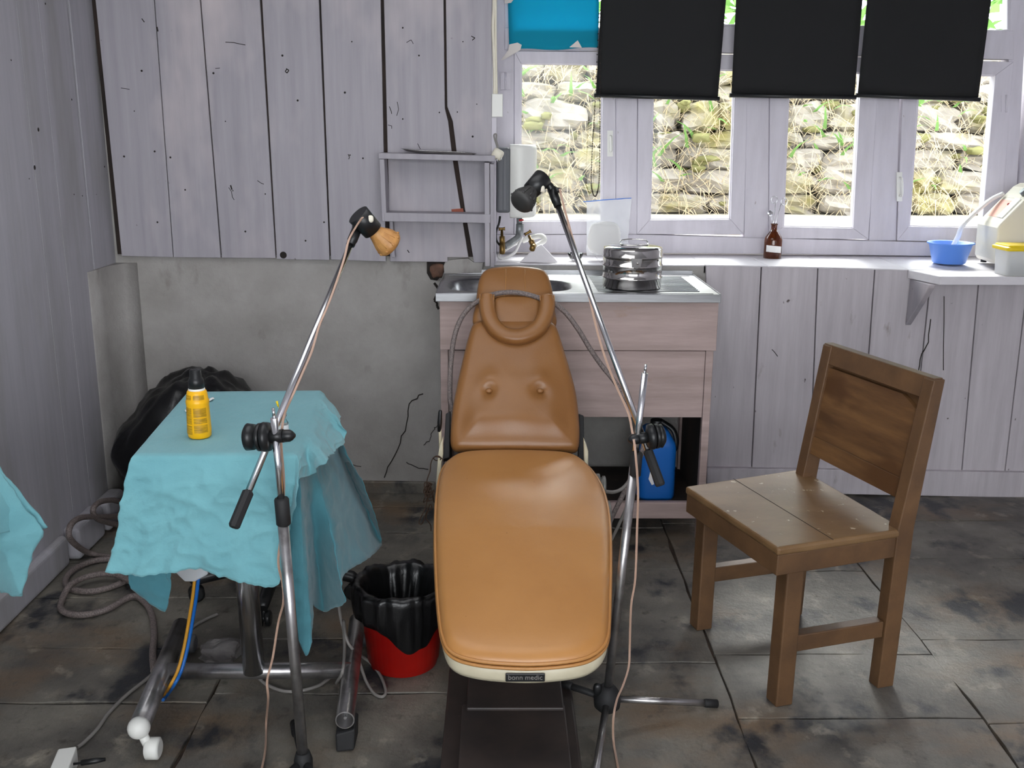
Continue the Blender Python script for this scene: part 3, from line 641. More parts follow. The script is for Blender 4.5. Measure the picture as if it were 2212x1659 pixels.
m_.box((sx0-.003, sy0-.004, sz-.028), (sx1+.003, sy0, sz+.002)); m_.box((sx0-.003, sy0, sz-.028), (sx0, sy1, sz+.004)); m_.box((sx1, sy0, sz-.028), (sx1+.003, sy1, sz+.004))
for y_ in (sy0+.02, sy1-.05): m_.tube([(sx0+.02, y_, sz), (sx1-.02, y_, sz)], .0025, 6)
obj('rim', m_, M['steel'], t, bevel=.0015)
t = thing('sink_cabinet', 'worn pinkish painted wooden cabinet under the steel sink', 'cabinet', (.28, 3.8, 0))
yc = 3.56; L_, R_ = -.212, .785
m_ = MB(); m_.box((L_, yc-.012, .742), (R_+.006, yc+.012, sz-.029)); obj('top_board', m_, M['cab'], t, bevel=.002)
m_ = MB(); m_.box((L_+.03, yc, .487), (R_-.03, yc+.016, .738)); obj('front_panel', m_, M['cab'], t, bevel=.0015)
for x_ in (L_, R_-.028):
    m_ = MB(); m_.box((x_, yc+.001, 0), (x_+.028, yc+.03, .741)); m_.box((x_, 4.0, 0), (x_+.028, 4.03, .9)); obj('post', m_, M['cab'], t, bevel=.002)
for x_ in (L_+.004, R_-.018):
    m_ = MB(); m_.box((x_, yc+.03, .09), (x_+.014, 4.04, .9)); obj('side_panel', m_, M['bare'], t)
m_ = MB(); m_.box((L_+.028, yc+.004, .085), (R_-.028, yc+.028, .15)); obj('bottom_rail', m_, M['cab'], t, bevel=.002)
m_ = MB(); m_.box((L_+.02, yc+.028, .115), (R_-.02, 4.03, .135)); obj('shelf', m_, M['bare'], t)
t = thing('jerrycan', 'blue plastic jerrycan standing inside the open sink cabinet', 'jerrycan', (.62, 3.68, .135))
jc = V(((Y(1380, 1000, 3.62).x+Y(1464, 1000, 3.62).x)/2, 3.70, .135)); jw = (Y(1464, 1000, 3.62).x-Y(1380, 1000, 3.62).x)/2
def jr(s_, z, ox=0): return [jc+V((ox+math.copysign(abs(math.cos(k*math.pi/12))**.45, math.cos(k*math.pi/12))*jw*s_, math.copysign(abs(math.sin(k*math.pi/12))**.45, math.sin(k*math.pi/12))*.075*min(1, s_+.1), z)) for k in range(24)]
m_ = MB(); m_.rings([jr(.93, 0), jr(1, .012), jr(1, .10), jr(.985, .11), jr(1, .12), jr(1, .205), jr(.93, .225), jr(.62, .268, -.004), jr(.5, .275, -.004)]); obj('body', m_, M['bluecan'], t)
m_ = MB(); m_.lathe(jc+V((.0, 0, .272)), (0, 0, 1), [(.024, 0), (.024, .03), (.022, .032)], 16); obj('cap', m_, M['black'], t)
m_ = MB(); m_.tube(cr([jc+V((.012, .0, .30)), jc+V((.06, -.02, .27)), jc+V((.075, -.03, .225)), jc+V((.07, -.03, .19))], 5), .016, 8, flat=.6); obj('handle', m_, M['black'], t)
m_ = MB(); q = V((jc.x-.0, 3.623, 0)); m_.prism([Y(1405, 1018, 3.622), Y(1413, 1046, 3.622), Y(1408, 1048, 3.622), Y(1401, 1035, 3.622)], (0, .002, 0)); obj('torn_label', m_, M['paper'], t)
# sterilising drum on the drainer
t = thing('sterilizing_drum', 'round polished steel drum with lid standing on the drainer', 'drum', (.50, 3.70, .952))
dcx = (Y(1300, 600, 3.70).x+Y(1430, 600, 3.70).x)/2; dr = (Y(1430, 600, 3.70).x-Y(1300, 600, 3.70).x)/2; dc = V((dcx, 3.70, .954))
m_ = MB(); m_.lathe(dc, (0, 0, 1), [(dr*.955, 0), (dr*.965, .004), (dr*.965, .033), (dr, .036), (dr, .040), (dr*.97, .043), (dr*.97, .078), (dr*1.0, .081), (dr*1.0, .085), (dr*.97, .088), (dr*.97, .118)], 48); obj('body', m_, M['steel_pol'], t)
m_ = MB(); m_.lathe(dc+V((0, 0, .112)), (0, 0, 1), [(dr*.98, 0), (dr*1.01, .002), (dr*1.01, .006), (dr*.985, .009), (dr*.985, .028), (dr*.95, .036), (dr*.8, .041), (dr*.4, .045), (.001, .046)], 48); obj('lid', m_, M['steel_pol'], t)
m_ = MB(); hc = dc+V((.003, -.01, .156)); m_.tube(cr([hc+V((-.05, .0, .004)), hc+V((-.044, -.02, .002)), hc+V((0, -.028, .001)), hc+V((.044, -.02, .002)), hc+V((.05, 0, .004)), hc+V((.044, .02, .014)), hc+V((0, .028, .018)), hc+V((-.044, .02, .014))], 5, True), .0022, 8, loop=True)
for s_ in (-1, 1): m_.blob(hc+V((s_*.048, 0, 0)), (.006, .008, .004), 2.4, 3)
obj('wire_handle', m_, M['steel_pol'], t)
m_ = MB(); m_.prism([dc+V((-.02, -dr*1.0, .118)), dc+V((.02, -dr*1.0, .118)), dc+V((.016, -dr*1.0, .086)), dc+V((0, -dr*1.0, .08)), dc+V((-.016, -dr*1.0, .086))], (0, -.004, 0)); m_.lathe(dc+V((.003, -dr-.004, .10)), (0, -1, 0), [(.005, 0), (.004, .003), (.001, .004)], 12); obj('clasp', m_, M['steel_pol'], t, bevel=.001)

# ================================================================ TREATMENT CHAIR
def pad(mb, outline, frame, steps, crown, hfun=None, nin=9, closeb=True):
    c = V((sum(p[0] for p in outline)/len(outline), sum(p[1] for p in outline)/len(outline)))
    O = [V((p[0], p[1])) for p in outline]; rg = []
    def insetp(p, d): l = (p-c).length; return c+(p-c)*(1-d/l)
    for d, h in steps: rg.append([frame(q.x, q.y, h) for q in (insetp(p, d) for p in O)])
    d0, h0 = steps[-1]; B = [insetp(p, d0) for p in O]
    for k in range(1, nin+1):
        f = 1-k/(nin+.15); r = []
        for p in B:
            q = c+(p-c)*f; wt = min(1, (1-f)*2.0); wt = wt*wt*(3-2*wt); hh = h0+crown*(1-f*f)+(hfun(q.x, q.y)*wt if hfun else 0)
            r.append(frame(q.x, q.y, hh))
        rg.append(r)
    return mb.rings(rg, True, (closeb, True), True)
def Sz(y):
    pts = [(1.6, .24), (2.04, .335), (2.5, .44), (2.68, .468), (3.06, .50), (3.5, .53)]
    for (a, b), (c, d) in zip(pts, pts[1:]):
        if y <= c or c == 3.5: return b+(d-b)*(y-a)/(c-a)
chair = thing('treatment_chair', 'tan leather reclining dental treatment chair in the middle of the room', 'dental chair', (.055, 2.55, 0))
so = [(1110, 986), (1040, 987), (1000, 991), (975, 1001), (957, 1021), (948, 1050), (943, 1090), (941, 1150), (942, 1220), (946, 1300), (952, 1360), (957, 1385), (966, 1408), (985, 1424), (1015, 1434), (1060, 1441), (1135, 1445), (1200, 1442), (1250, 1435), (1280, 1424), (1302, 1406), (1312, 1384), (1315, 1350), (1317, 1280), (1318, 1200), (1316, 1140), (1310, 1095), (1300, 1062), (1285, 1035), (1265, 1012), (1240, 996), (1200, 989)]
so2 = [hit(a, b, Sz) for a, b in so]; so2 = cr(so2, 4, True); so2 = [(p.x, p.y) for p in so2]
fS = lambda u, v, h: V((u, v, Sz(v)+h))
m_ = MB(); pad(m_, so2, fS, [(.006, 0), (0, .008), (.001, .016), (.008, .024), (.018, .030), (.03, .033)], .014); obj('seat_cushion', m_, M['leather'], chair)
for h, d in ((.002, -.002), (.012, -.001)):
    cc = V((sum(p[0] for p in so2)/len(so2), sum(p[1] for p in so2)/len(so2)))
    m_ = MB(); m_.tube([fS(*(cc+(V(p)-cc)*(1-d/(V(p)-cc).length)), h) for p in so2], .0045, 8, loop=True); obj('piping', m_, M['leather'], chair)
m_ = MB(); pad(m_, so2, fS, [(.10, -.055), (.03, -.05), (.008, -.042), (.002, -.03), (.002, -.003), (.012, -.001)], 0); obj('seat_shell', m_, M['cream'], chair)
# name plate on the front edge of the shell
pc = min((fS(p[0], p[1], -.02) for p in so2), key=lambda q: q.y); pcx = hit(1135, 1455, Sz).x
def shellpt(x, h): 
    best = min(so2, key=lambda p: abs(p[0]-x)+(10 if p[1] > 2.4 else 0)); return V((x, best[1]+.0005, Sz(best[1])+h))
xa, xb = Z(1092, 1465, .31).x, Z(1177, 1465, .31).x
A_ = shellpt(xa, -.02); B_ = shellpt(xb, -.02); mid = shellpt((xa+xb)/2, -.02); yp = mid.y-.0045; zp = mid.z
m_ = MB(); m_.box((xa, yp, zp-.0105), (xb, yp+.004, zp+.0105)); plate = obj('name_plate', m_, M['black'], chair, bevel=.002)
tx = bpy.data.curves.new('plate_text', 'FONT'); tx.body = 'bonn medic'; tx.size = .0165; tx.extrude = .0003; tx.align_x = 'CENTER'; tx.align_y = 'CENTER'
to = bpy.data.objects.new('tmp_text', tx); COL.objects.link(to); bpy.context.view_layer.update()
me = bpy.data.meshes.new_from_object(to.evaluated_get(bpy.context.evaluated_depsgraph_get())); bpy.data.objects.remove(to)
me.transform(Matrix.Translation(V(((xa+xb)/2, yp-.0003, zp+.0005))) @ Matrix.Rotation(math.pi/2, 4, 'X')); me.materials.clear(); me.materials.append(M['cordg'])
lt = bpy.data.objects.new('lettering', me); COL.objects.link(lt); lt.parent = plate; lt.matrix_parent_inverse = Matrix.Translation(-V(chair['_loc'])) if False else Matrix.Identity(4)
# backrest: a reclined plane from the rear of the seat
tilt = math.radians(52.0); bd = V((0, math.cos(tilt), math.sin(tilt))); bn = V((0, -math.sin(tilt), math.cos(tilt))); bp0 = V((0, 3.075, .50))
def bpl(px, py, h=0): p = pl(px, py, bp0+bn*h, bn); q = p-bp0; return (q.x, q.dot(bd))
fB = lambda u, v, h: bp0+V((u, 0, 0))+bd*v+bn*h
bo = [(1113, 978), (1050, 978), (1000, 977), (981, 974), (974, 962), (973, 940), (977, 890), (985, 845), (996, 795), (1008, 745), (1018, 712), (1026, 702), (1045, 697), (1113, 696), (1180, 697), (1194, 702), (1203, 713), (1216, 752), (1232, 805), (1244, 852), (1250, 900), (1252, 945), (1249, 968), (1241, 977), (1200, 979)]
bo2 = [bpl(a, b) for a, b in bo]; bo2 = [(p.x, p.y) for p in cr([V((a, b, 0)) for a, b in bo2], 4, True)]
btn = [bpl(1056, 843, .05), bpl(1167, 843, .05)]; lum = bpl(1110, 925, .05)[1]
def hb(u, v):
    h = .022*math.exp(-((v-lum)/.085)**2)*(.62+.38*math.cos((u-.053)*math.pi/.16)**2)+.0022*noise.noise(V((u*13, v*13, 2)))+.006*math.exp(-((v-btn[0][1]-.03)/.05)**2)
    for a, b in btn: h -= .016*math.exp(-(((u-a)/.022)**2+((v-b)/.022)**2))
    for a, b in btn: h += .006*math.exp(-(((u-a)/.03)**2+((v-b-.04)/.03)**2))
    return h
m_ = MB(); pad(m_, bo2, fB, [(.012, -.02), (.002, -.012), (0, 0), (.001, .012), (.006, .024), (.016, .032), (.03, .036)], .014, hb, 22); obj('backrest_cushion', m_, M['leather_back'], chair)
for a, b in btn:
    m_ = MB(); m_.blob(fB(a, b, .046), (.011, .006, .008), 2, 5, 0, 1, Matrix.Rotation(tilt-math.pi/2, 3, 'X')); obj('button', m_, M['leather_back'], chair)
m_ = MB(); pad(m_, bo2, fB, [(.05, -.045), (.02, -.045), (.012, -.04), (.012, -.018), (.03, -.016)], 0); obj('backrest_shell', m_, M['black'], chair)
ho = [(1113, 706), (1060, 706), (1030, 703), (1021, 694), (1022, 676), (1027, 655), (1030, 630), (1034, 604), (1042, 588), (1056, 579), (1080, 575), (1113, 573), (1150, 576), (1172, 581), (1184, 592), (1191, 612), (1196, 640), (1198, 662), (1202, 680), (1203, 694), (1196, 703), (1160, 706)]
ho2 = [bpl(a, b, -.005) for a, b in ho]; ho2 = [(p.x, p.y) for p in cr([V((a, b, 0)) for a, b in ho2], 4, True)]
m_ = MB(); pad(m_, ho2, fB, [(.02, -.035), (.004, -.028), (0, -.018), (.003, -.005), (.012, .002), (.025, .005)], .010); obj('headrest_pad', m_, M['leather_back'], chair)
for x_ in (1093, 1134): m_ = MB(); m_.tube([fB(*bpl(x_+(a*.5 if x_ < 1110 else -a*.5), y_, .017), hh) for y_, a, hh in ((577, 0, .004), (600, 0, .0145), (625, -2, .0165), (640, -7, .0165))], .0012, 6); obj('seam', m_, M['leather'], chair)
# horseshoe neck cushion
up_ = [(1052, 640), (1052, 662), (1057, 688), (1070, 710), (1090, 724), (1115, 729), (1140, 724), (1162, 710), (1176, 688), (1182, 662), (1181, 642)]
m_ = MB(); pth = cr([fB(*bpl(a, b, .05), .05) for a, b in up_], 6); nP = len(pth)
rg = []
for i, p in enumerate(pth):
    tt = (pth[min(i+1, nP-1)]-pth[max(i-1, 0)]).normalized(); sd = tt.cross(bn).normalized(); k_ = .027 if 3 < i < nP-4 else .023
    rg.append([p+sd*(math.copysign(abs(math.cos(a))**.75, math.cos(a))*k_)+bn*(math.copysign(abs(math.sin(a))**.7, math.sin(a))*.026) for a in (2*math.pi*j/20 for j in range(20))])
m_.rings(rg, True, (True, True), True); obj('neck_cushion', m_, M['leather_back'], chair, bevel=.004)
nk = chair.children[-1]
m_ = MB()
for s_ in (-1, 1): m_.tube([p+(pth[min(i+1, nP-1)]-pth[max(i-1, 0)]).normalized().cross(bn).normalized()*.0235*s_+bn*.0135 for i, p in enumerate(pth)], .0016, 6)
obj('seam', m_, M['leather'], nk)
m_ = MB(); no = [bpl(a, b, .02) for a, b in ((1068, 645), (1062, 675), (1075, 710), (1115, 722), (1155, 710), (1170, 675), (1166, 645), (1140, 638), (1115, 637), (1090, 638))]
pad(m_, [(p.x, p.y) for p in cr([V((a, b, 0)) for a, b in no], 4, True)], fB, [(.004, 0), (0, .015), (.01, .026)], .006); obj('neck_pad', m_, M['leather_back'], chair)
# side frames, arm rails, lever
for s_, q in ((-1, [(963, 893), (973, 887), (971, 988), (957, 992)]), (1, [(1250, 893), (1261, 897), (1263, 1005), (1249, 990)])):
    m_ = MB(); m_.prism([pl(a, b, bp0-bn*.012, bn) for a, b in q], -bn*.03); obj('side_frame', m_, M['blackmat'], chair, bevel=.003)
for q in ([(957, 945), (950, 960), (946, 985), (941, 1060), (944, 1110), (951, 1060), (954, 1000), (957, 985)], [(1261, 948), (1267, 962), (1271, 975), (1271, 1020), (1272, 1075), (1264, 1075), (1262, 1000)]):
    m_ = MB(); m_.prism([Y(a, b, 3.02) for a, b in q], (0, .025, 0)); obj('arm_rail', m_, M['cream'], chair, bevel=.004)
m_ = MB(); m_.tube([Y(951, 965, 3.03), Y(950, 905, 3.03)], .005, 10); obj('lever_rod', m_, M['cream'], chair)
m_ = MB(); m_.tube([Y(949, 932, 3.03), Y(950, 912, 3.03), Y(951, 890, 3.03), Y(951.5, 886, 3.03)], [.006, .008, .0062, .0045], 10); obj('lever_grip', m_, M['black'], chair)
# hand wheels and hose of the lift mechanism on the right side
c = Y(1286, 1040, 2.98); m_ = MB(); m_.lathe(c, (1, 0, 0), [(.025, -.03), (.025, .012), (.022, .014)], 24); obj('motor', m_, M['cast'], chair)
c = Y(1300, 1049, 2.98); m_ = MB(); m_.lathe(c, (1, 0, 0), [(.02, -.06), (.024, -.012), (.026, -.012), (.026, .0), (.031, .002), (.031, .010), (.026, .012)], 28); obj('hand_wheel', m_, M['cast'], chair)
c = Y(1309, 1122, 2.92); m_ = MB(); m_.lathe(c, (1, 0, 0), [(.03, -.16), (.03, -.02), (.058, -.016), (.06, .0), (.057, .012), (.03, .016)], 32); obj('hand_wheel', m_, M['cast'], chair)
m_ = MB(); m_.tube(cr([Y(1306, 1061, 3.0), Y(1325, 1063, 3.05), Y(1343, 1056, 3.1), Y(1358, 1040, 3.15), Y(1366, 1020, 3.2), Y(1368, 1060, 3.3), V((.36, 3.35, .015)), V((.2, 3.4, .012)), V((.1, 3.3, .012))], 6), .006, 10); obj('supply_hose', m_, M['cordg'], chair)
# pedestal and floor plate
x0, x1 = Z(956, 1600, .05).x, Z(1250, 1600, .05).x
m_ = MB(); m_.box((x0, 1.45, 0), (x1, 3.0, .05)); obj('base_plate', m_, M['browncast'], chair, bevel=.006)
x2, x3 = Z(993, 1600, .09).x, Z(1229, 1600, .09).x; ye = Z(1110, 1521, .09).y
m_ = MB(); m_.box((x2, 1.5, .048), (x3, ye, .09)); obj('foot_plate', m_, M['browncast'], chair, bevel=.004)
x4, x5 = Z(1009, 1500, .1).x, Z(1216, 1500, .1).x
m_ = MB(); m_.box((x4, ye-.03, .05), (x5, 2.95, .098)); obj('base_cover', m_, M['browncast'], chair, bevel=.004)
m_ = MB(); m_.rings([[V((.06+sx*w_, yy0+sy*d_, z)) for sx, sy in ((-1, -1), (1, -1), (1, 1), (-1, 1))] for z, w_, d_, yy0 in ((.09, .085, .2, 2.68), (.2, .075, .17, 2.7), (.41, .11, .22, 2.78))], smooth=False); obj('pedestal', m_, M['browncast'], chair, bevel=.008)
# braided hose lying through the neck cushion
hp = [(975, 900, 3.28), (972, 860, 3.3), (973, 800, 3.33), (980, 735, 3.36), (995, 690, 3.385), (1017, 662, 3.39)]
H_ = [Y(*p) for p in hp]+[fB(*bpl(a, b, .03), hh) for a, b, hh in ((1040, 645, .024), (1066, 636, .030), (1090, 633, .033), (1115, 633, .033), (1140, 637, .032), (1168, 645, .03))]+[Y(*p) for p in ((1196, 655, 3.37), (1222, 676, 3.36), (1248, 710, 3.35), (1275, 754, 3.34), (1300, 790, 3.33), (1323, 818, 3.31), (1345, 850, 3.3), (1363, 880, 3.28), (1380, 925, 3.26), (1386, 980, 3.25))]+[V((.39, 3.25, .2)), V((.34, 3.28, .02)), V((.25, 3.3, .0125)), V((.16, 3.28, .0125))]
H_ = [V((-.21, 3.27, .012)), V((-.205, 3.27, .06)), V((-.2, 3.272, .35))]+H_
m_ = MB(); m_.tube(cr(H_, 6), .0085, 12); tag(obj('braided_hose', m_, M['hose']), 'grey braided hose draped through the horseshoe neck cushion', 'hose')
# brown twine knotted round the arm rail
m_ = MB(); r2 = random.Random(11); T = [Y(957, 992, 2.99), Y(945, 987, 2.985), Y(937, 988, 2.985), Y(931, 1000, 2.985), Y(929, 1018, 2.985), Y(922, 1040, 2.985)]
for k in range(34):
    T.append(Y(927+r2.uniform(-12, 11), 1062+r2.uniform(-22, 24), 2.98+r2.uniform(-.012, .01)))
T += [Y(922, 1085, 2.98), Y(918, 1100, 2.98), Y(909, 1118, 2.98), Y(905, 1130, 2.98), Y(912, 1131, 2.98), Y(921, 1108, 2.98), Y(929, 1090, 2.98), Y(933, 1098, 2.98), Y(924, 1106, 2.98), Y(921, 1120, 2.98), Y(930, 1134, 2.98), Y(931, 1147, 2.98)]
m_.tube(cr(T, 4), .0017, 6); m_.tube(cr([Y(945+8*math.cos(a), 990+5*math.sin(a), 2.995+.04*math.sin(a)) for a in (0, 1, 2, 3, 4, 5, 6)], 4), .0017, 6); tag(obj('twine', m_, M['twine']), 'tangle of brown twine hanging from the left chair rail', 'string')

# ================================================================ BOOM STANDS WITH LAMP HEADS
def dirto(a, b): return (b-a).normalized()
def boomstand(side, lab, hub, top, pole_split, rlow, rup, collar, kn, boom, grip_from, clip, head, lampmat, cordpts):
    t = thing('boom_stand', lab, 'lamp stand', (hub.x, hub.y, 0), 'boom stands beside the treatment chair')
    ax = dirto(hub, top); L = (top-hub).length
    m_ = MB(); m_.tube([hub, hub+ax*L*pole_split], rlow, 16); obj('lower_pole', m_, M['chrome_old'], t)
    m_ = MB(); m_.tube([hub+ax*L*pole_split*.98, top], rup, 14); m_.tube([top, top+ax*.022], rup*.42, 10); obj('upper_pole', m_, M['chrome'], t)
    m_ = MB(); c0, c1 = collar; m_.tube([c0, c0.lerp(c1, .04), c0.lerp(c1, .05), c0.lerp(c1, .95), c1], [rlow*1.15, rlow*1.25, rlow*1.3, rlow*1.3, rlow*1.1], 18); obj('height_collar', m_, M['blackmat'], t)
    # boom clamp: T piece round the pole, flange discs and a large knob behind
    k0, k1, k2, k3, k4 = kn; a = dirto(k0, k4)
    m_ = MB(); m_.tube([k0-a*.012, k0-a*.006, k0, k0+a*.012, k0+a*.016], [.004, .010, .0135, .0135, .012], 18); m_.tube([k0+a*.014, k1], .0145, 18); obj('clamp_body', m_, M['black'], t)
    m_ = MB(); m_.tube([k1-a*.004, k1, k2, k2+a*.002], [.014, .031, .033, .030], 28); m_.tube([k2+a*.004, k2+a*.012, k2+a*.014], [.031, .031, .028], 28); obj('clamp_disc', m_, M['black'], t)
    m_ = MB(); m_.tube([k2+a*.010, k3, k3+a*.002, k4-a*.006, k4], [.012, .012, .028, .030, .020], 24); obj('clamp_knob', m_, M['black'], t)
    b0, b1 = boom; bx_ = dirto(b0, b1)
    m_ = MB(); m_.tube([b0, b1], .0078, 14); obj('boom', m_, M['chrome'], t)
    m_ = MB(); m_.tube([b0-bx_*.004, b0, grip_from, grip_from+bx_*.003], [.010, .0125, .0125, .009], 8, smooth=False); obj('boom_grip', m_, M['blackmat'], t)
    c0, c1, c2, rc = clip
    m_ = MB(); m_.tube([b1-bx_*.025, b1-bx_*.012, b1-bx_*.011, b1+bx_*.03], [.011, .011, .0125, .0125], 14); m_.tube(cr([b1+bx_*.02, (b1+c0)/2+bx_*.012, c0.lerp(c1, .45)], 4), .0105, 12); obj('swivel', m_, M['black'], t)
    m_ = MB(); ca = dirto(c0, c1); m_.tube([c0, c0+ca*.001, c1-ca*.001, c1, c1-ca*.004, c0+ca*.006], [rc*.93, rc, rc*.9, rc*.8, rc*.76, rc*.85], 22); obj('clip', m_, M['black'], t)
    n1 = ca.cross(V((0, 1, 0))).normalized()
    m_ = MB()
    sl = V((0, -1, 0)); ct = (c0+c1)/2+n1*(rc*.6)*(1 if side < 0 else -1)*(1 if n1.z > 0 else -1); m_.blob(ct+sl*rc*.66, (.009, .006, .009), 3, 4); obj('clip_window', m_, M['offwhite'], t)
    h0, h1, rh = head; ha = dirto(h0, h1); l = (h1-h0).length
    m_ = MB(); m_.tube([h0-ha*.03, h0, h0+ha*l*.25, h0+ha*l*.5, h0+ha*l*.72, h0+ha*l*.80, h0+ha*l*.88, h0+ha*l*.96, h0+ha*l*1.02, h0+ha*l*1.05, h0+ha*l*1.06], [rh*.48, rh*.5, rh*.68, rh*.88, rh*.99, rh*1.03, rh*1.0, rh*.90, rh*.68, rh*.36, rh*.05], 24)
    lh = obj('lamp_head', m_, M[lampmat], t)
    m_ = MB(); u_ = ha.cross(V((0, 0, 1))).normalized(); v_ = ha.cross(u_)
    for k in range(12):
        an = k*math.pi/6; rd = u_*math.cos(an)+v_*math.sin(an); m_.tube([h0+ha*l*.22+rd*rh*.62, h0+ha*l*.5+rd*rh*.875, h0+ha*l*.7+rd*rh*.975], .0022 if lampmat == 'charcoal' else .0013, 5)
    for k in range(9):
        an = k*2*math.pi/9; rd = u_*math.cos(an)+v_*math.sin(an); m_.blob(h0+ha*l*.79+rd*rh*1.005, (.004, .003, .003), 3, 2)
    obj('vent_ribs', m_, M['charcoal' if lampmat == 'charcoal' else 'cork'], lh)
    m_ = MB(); m_.tube(cr(cordpts, 6), .0016, 7); m_.tube([p+V((.0027, 0, .001)) for p in cr(cordpts, 6)], .0016, 7); obj('lamp_cord', m_, M['clearcord'], t)
    return t, ax
def boomend(C, T, py):
    k = 0
    while k < 1.5 and proj(C+(C-T)*k)[1] < py: k += .004
    return C+(C-T)*k
# left stand
hub = Z(655, 1640, .07); YL = hub.y
top = Y(592, 903, YL); C = Y(587, 940, YL+.03); T = Y(764, 512, 2.46)
b0 = boomend(C, T, 1135); g1_ = boomend(C, T, 1063)
cordL = [Y(782, 470, 2.43), Y(768, 490, 2.44), Y(752, 520, 2.44), Y(742, 560, 2.40), Y(722, 620, 2.34), Y(705, 665, 2.29), Y(688, 705, 2.25), Y(672, 760, 2.19), Y(655, 800, 2.14), Y(632, 852, 2.08), Y(614, 893, YL+.02), Y(608, 925, YL+.02), Y(606, 960, YL+.02), Y(612, 1050, YL+.022), Y(606, 1150, YL+.02), Y(600, 1215, YL+.02), Y(609, 1260, YL+.03), Y(611, 1300, YL+.03), Y(600, 1345, YL+.05), Y(588, 1420, YL+.06), Y(576, 1470, YL+.06), Y(578, 1510, YL+.08), Z(574, 1560, .012), Z(572, 1620, .010), Z(560, 1680, .008)]
tL, axL = boomstand(-1, 'chrome boom stand with tan lamp head beside the teal covered table', hub, top, .735, .0125, .0082, (Y(608, 1076, YL), Y(613, 1134, YL)),
    (Y(626, 941, YL), Y(582, 943, YL+.006), Y(571, 944, YL+.008), Y(552, 944, YL+.01), Y(529, 944, YL+.014)), (b0, T), g1_,
    (Y(773, 463, 2.46), Y(806, 499, 2.48), 0, .0285), (Y(808, 500, 2.48), Y(848, 533, 2.50), .0345), 'cork', cordL)
m_ = MB(); m_.lathe(hub+V((0, 0, -.03)), (0, 0, 1), [(.02, 0), (.022, .01), (.022, .03), (.016, .05)], 18); obj('hub', m_, M['blackmat'], tL)
be = Z(622, 1480, .012)
for an in (-125, -55, math.degrees(math.atan2(be.y-hub.y, be.x-hub.x))):
    d = V((math.cos(math.radians(an)), math.sin(math.radians(an)), 0)); e = V((hub.x, hub.y, .012))+d*.24
    m_ = MB(); m_.tube([hub+d*.015+V((0, 0, -.005)), e], .0095, 10); lg = obj('leg', m_, M['blackmat'], tL)
    m_ = MB(); m_.tube([e-d*.04, e+d*.01], .012, 10); obj('rubber_foot', m_, M['black'], lg)
# right stand
hub = Z(1312, 1500, .075); YR = hub.y
top = Y(1393, 806, YR+.03); C = Y(1387, 940, YR+.06); T = Y(1199, 428, 2.72)
b0 = boomend(C, T, 1044); g1_ = boomend(C, T, 975)
cordR = [Y(1208, 408, 2.70), Y(1215, 440, 2.70), Y(1226, 480, 2.68), Y(1240, 530, 2.66), Y(1262, 600, 2.61), Y(1285, 700, 2.55), Y(1305, 770, 2.5), Y(1328, 830, 2.46), Y(1355, 890, 2.41), Y(1364, 930, 2.38), Y(1371, 975, YR-.01), Y(1377, 1060, YR-.01), Y(1375, 1140, YR), Y(1371, 1250, YR), Y(1362, 1310, YR), Y(1359, 1400, YR), Y(1357, 1440, YR-.02), Y(1345, 1480, YR-.05), Y(1332, 1510, YR-.08), Y(1324, 1550, YR-.12), Z(1324, 1600, .012), Z(1334, 1659, .006), Z(1345, 1720, .006)]
tR, axR = boomstand(1, 'chrome boom stand with dark lamp head right of the treatment chair', hub, top, .725, .0115, .0085, (Y(1376, 977, YR+.02), Y(1371, 1028, YR+.02)),
    (Y(1366, 949, YR+.02), Y(1400, 944, YR+.03), Y(1410, 943, YR+.03), Y(1420, 942, YR+.033), Y(1434, 941, YR+.035)), (b0, T), g1_,
    (Y(1173, 384, 2.73), Y(1147, 412, 2.70), 0, .0265), (Y(1150, 410, 2.70), Y(1123, 441, 2.66), .033), 'charcoal', cordR)
m_ = MB(); m_.tube([Y(1206, 405, 2.71), Y(1204, 416, 2.71)], .009, 12); obj('cord_clip', m_, M['black'], tR)
m_ = MB(); m_.lathe(hub+V((0, 0, -.045)), (0, 0, 1), [(.022, 0), (.034, .012), (.036, .035), (.030, .055), (.022, .066), (.016, .072)], 24); obj('hub', m_, M['blackmat'], tR)
m_ = MB(); m_.blob(hub+V((-.028, -.012, .022)), (.011, .009, .018), 2.5, 4); obj('wing_knob', m_, M['black'], tR)
for e, st in ((Z(1546, 1520, .012), 1), (Z(1212, 1475, .062), 0), (Z(1282, 1700, .012), 1)):
    s_ = V((hub.x, hub.y, hub.z-.012)); d = dirto(s_, e)
    m_ = MB(); m_.tube([s_+d*.02, e], .0092, 12); lg = obj('leg', m_, M['chrome_old' if st else 'blackmat'], tR)
    m_ = MB(); m_.tube([e-d*.035, e-d*.03, e+d*.004], [.0098, .0115, .0115], 12); obj('rubber_foot', m_, M['blackmat'], lg)

# ================================================================ COVERED TABLE
tb = thing('overbed_table', 'chrome wheeled table hidden under the teal cloths', 'table', (-.63, 2.5, 0))
m_ = MB(); m_.box((-.84, 2.205, .748), (-.50, 2.77, .772)); obj('tabletop', m_, M['offwhite'], tb, bevel=.006)
lA, lB = Z(392, 1352, .085), Z(300, 1572, .085); rA, rB = Z(772, 1340, .085), Z(745, 1556, .085)
m_ = MB(); m_.tube([lA, lB], .026, 20); sl_ = obj('base_tube', m_, M['chrome_old'], tb)
m_ = MB(); m_.blob(lB, (.0275, .0275, .0275), 2, 6); obj('end_cap', m_, M['white'], sl_)
m_ = MB(); d = dirto(rA, rB); m_.tube([rA, rB], .024, 20, cap=False); m_.tube([rB, rB+d*.0004], [.024, .021], 20, cap=False, smooth=False); m_.tube([rB-d*.09, rB], .021, 20, cap=(True, False)); sr_ = obj('base_tube', m_, M['chrome_old'], tb)
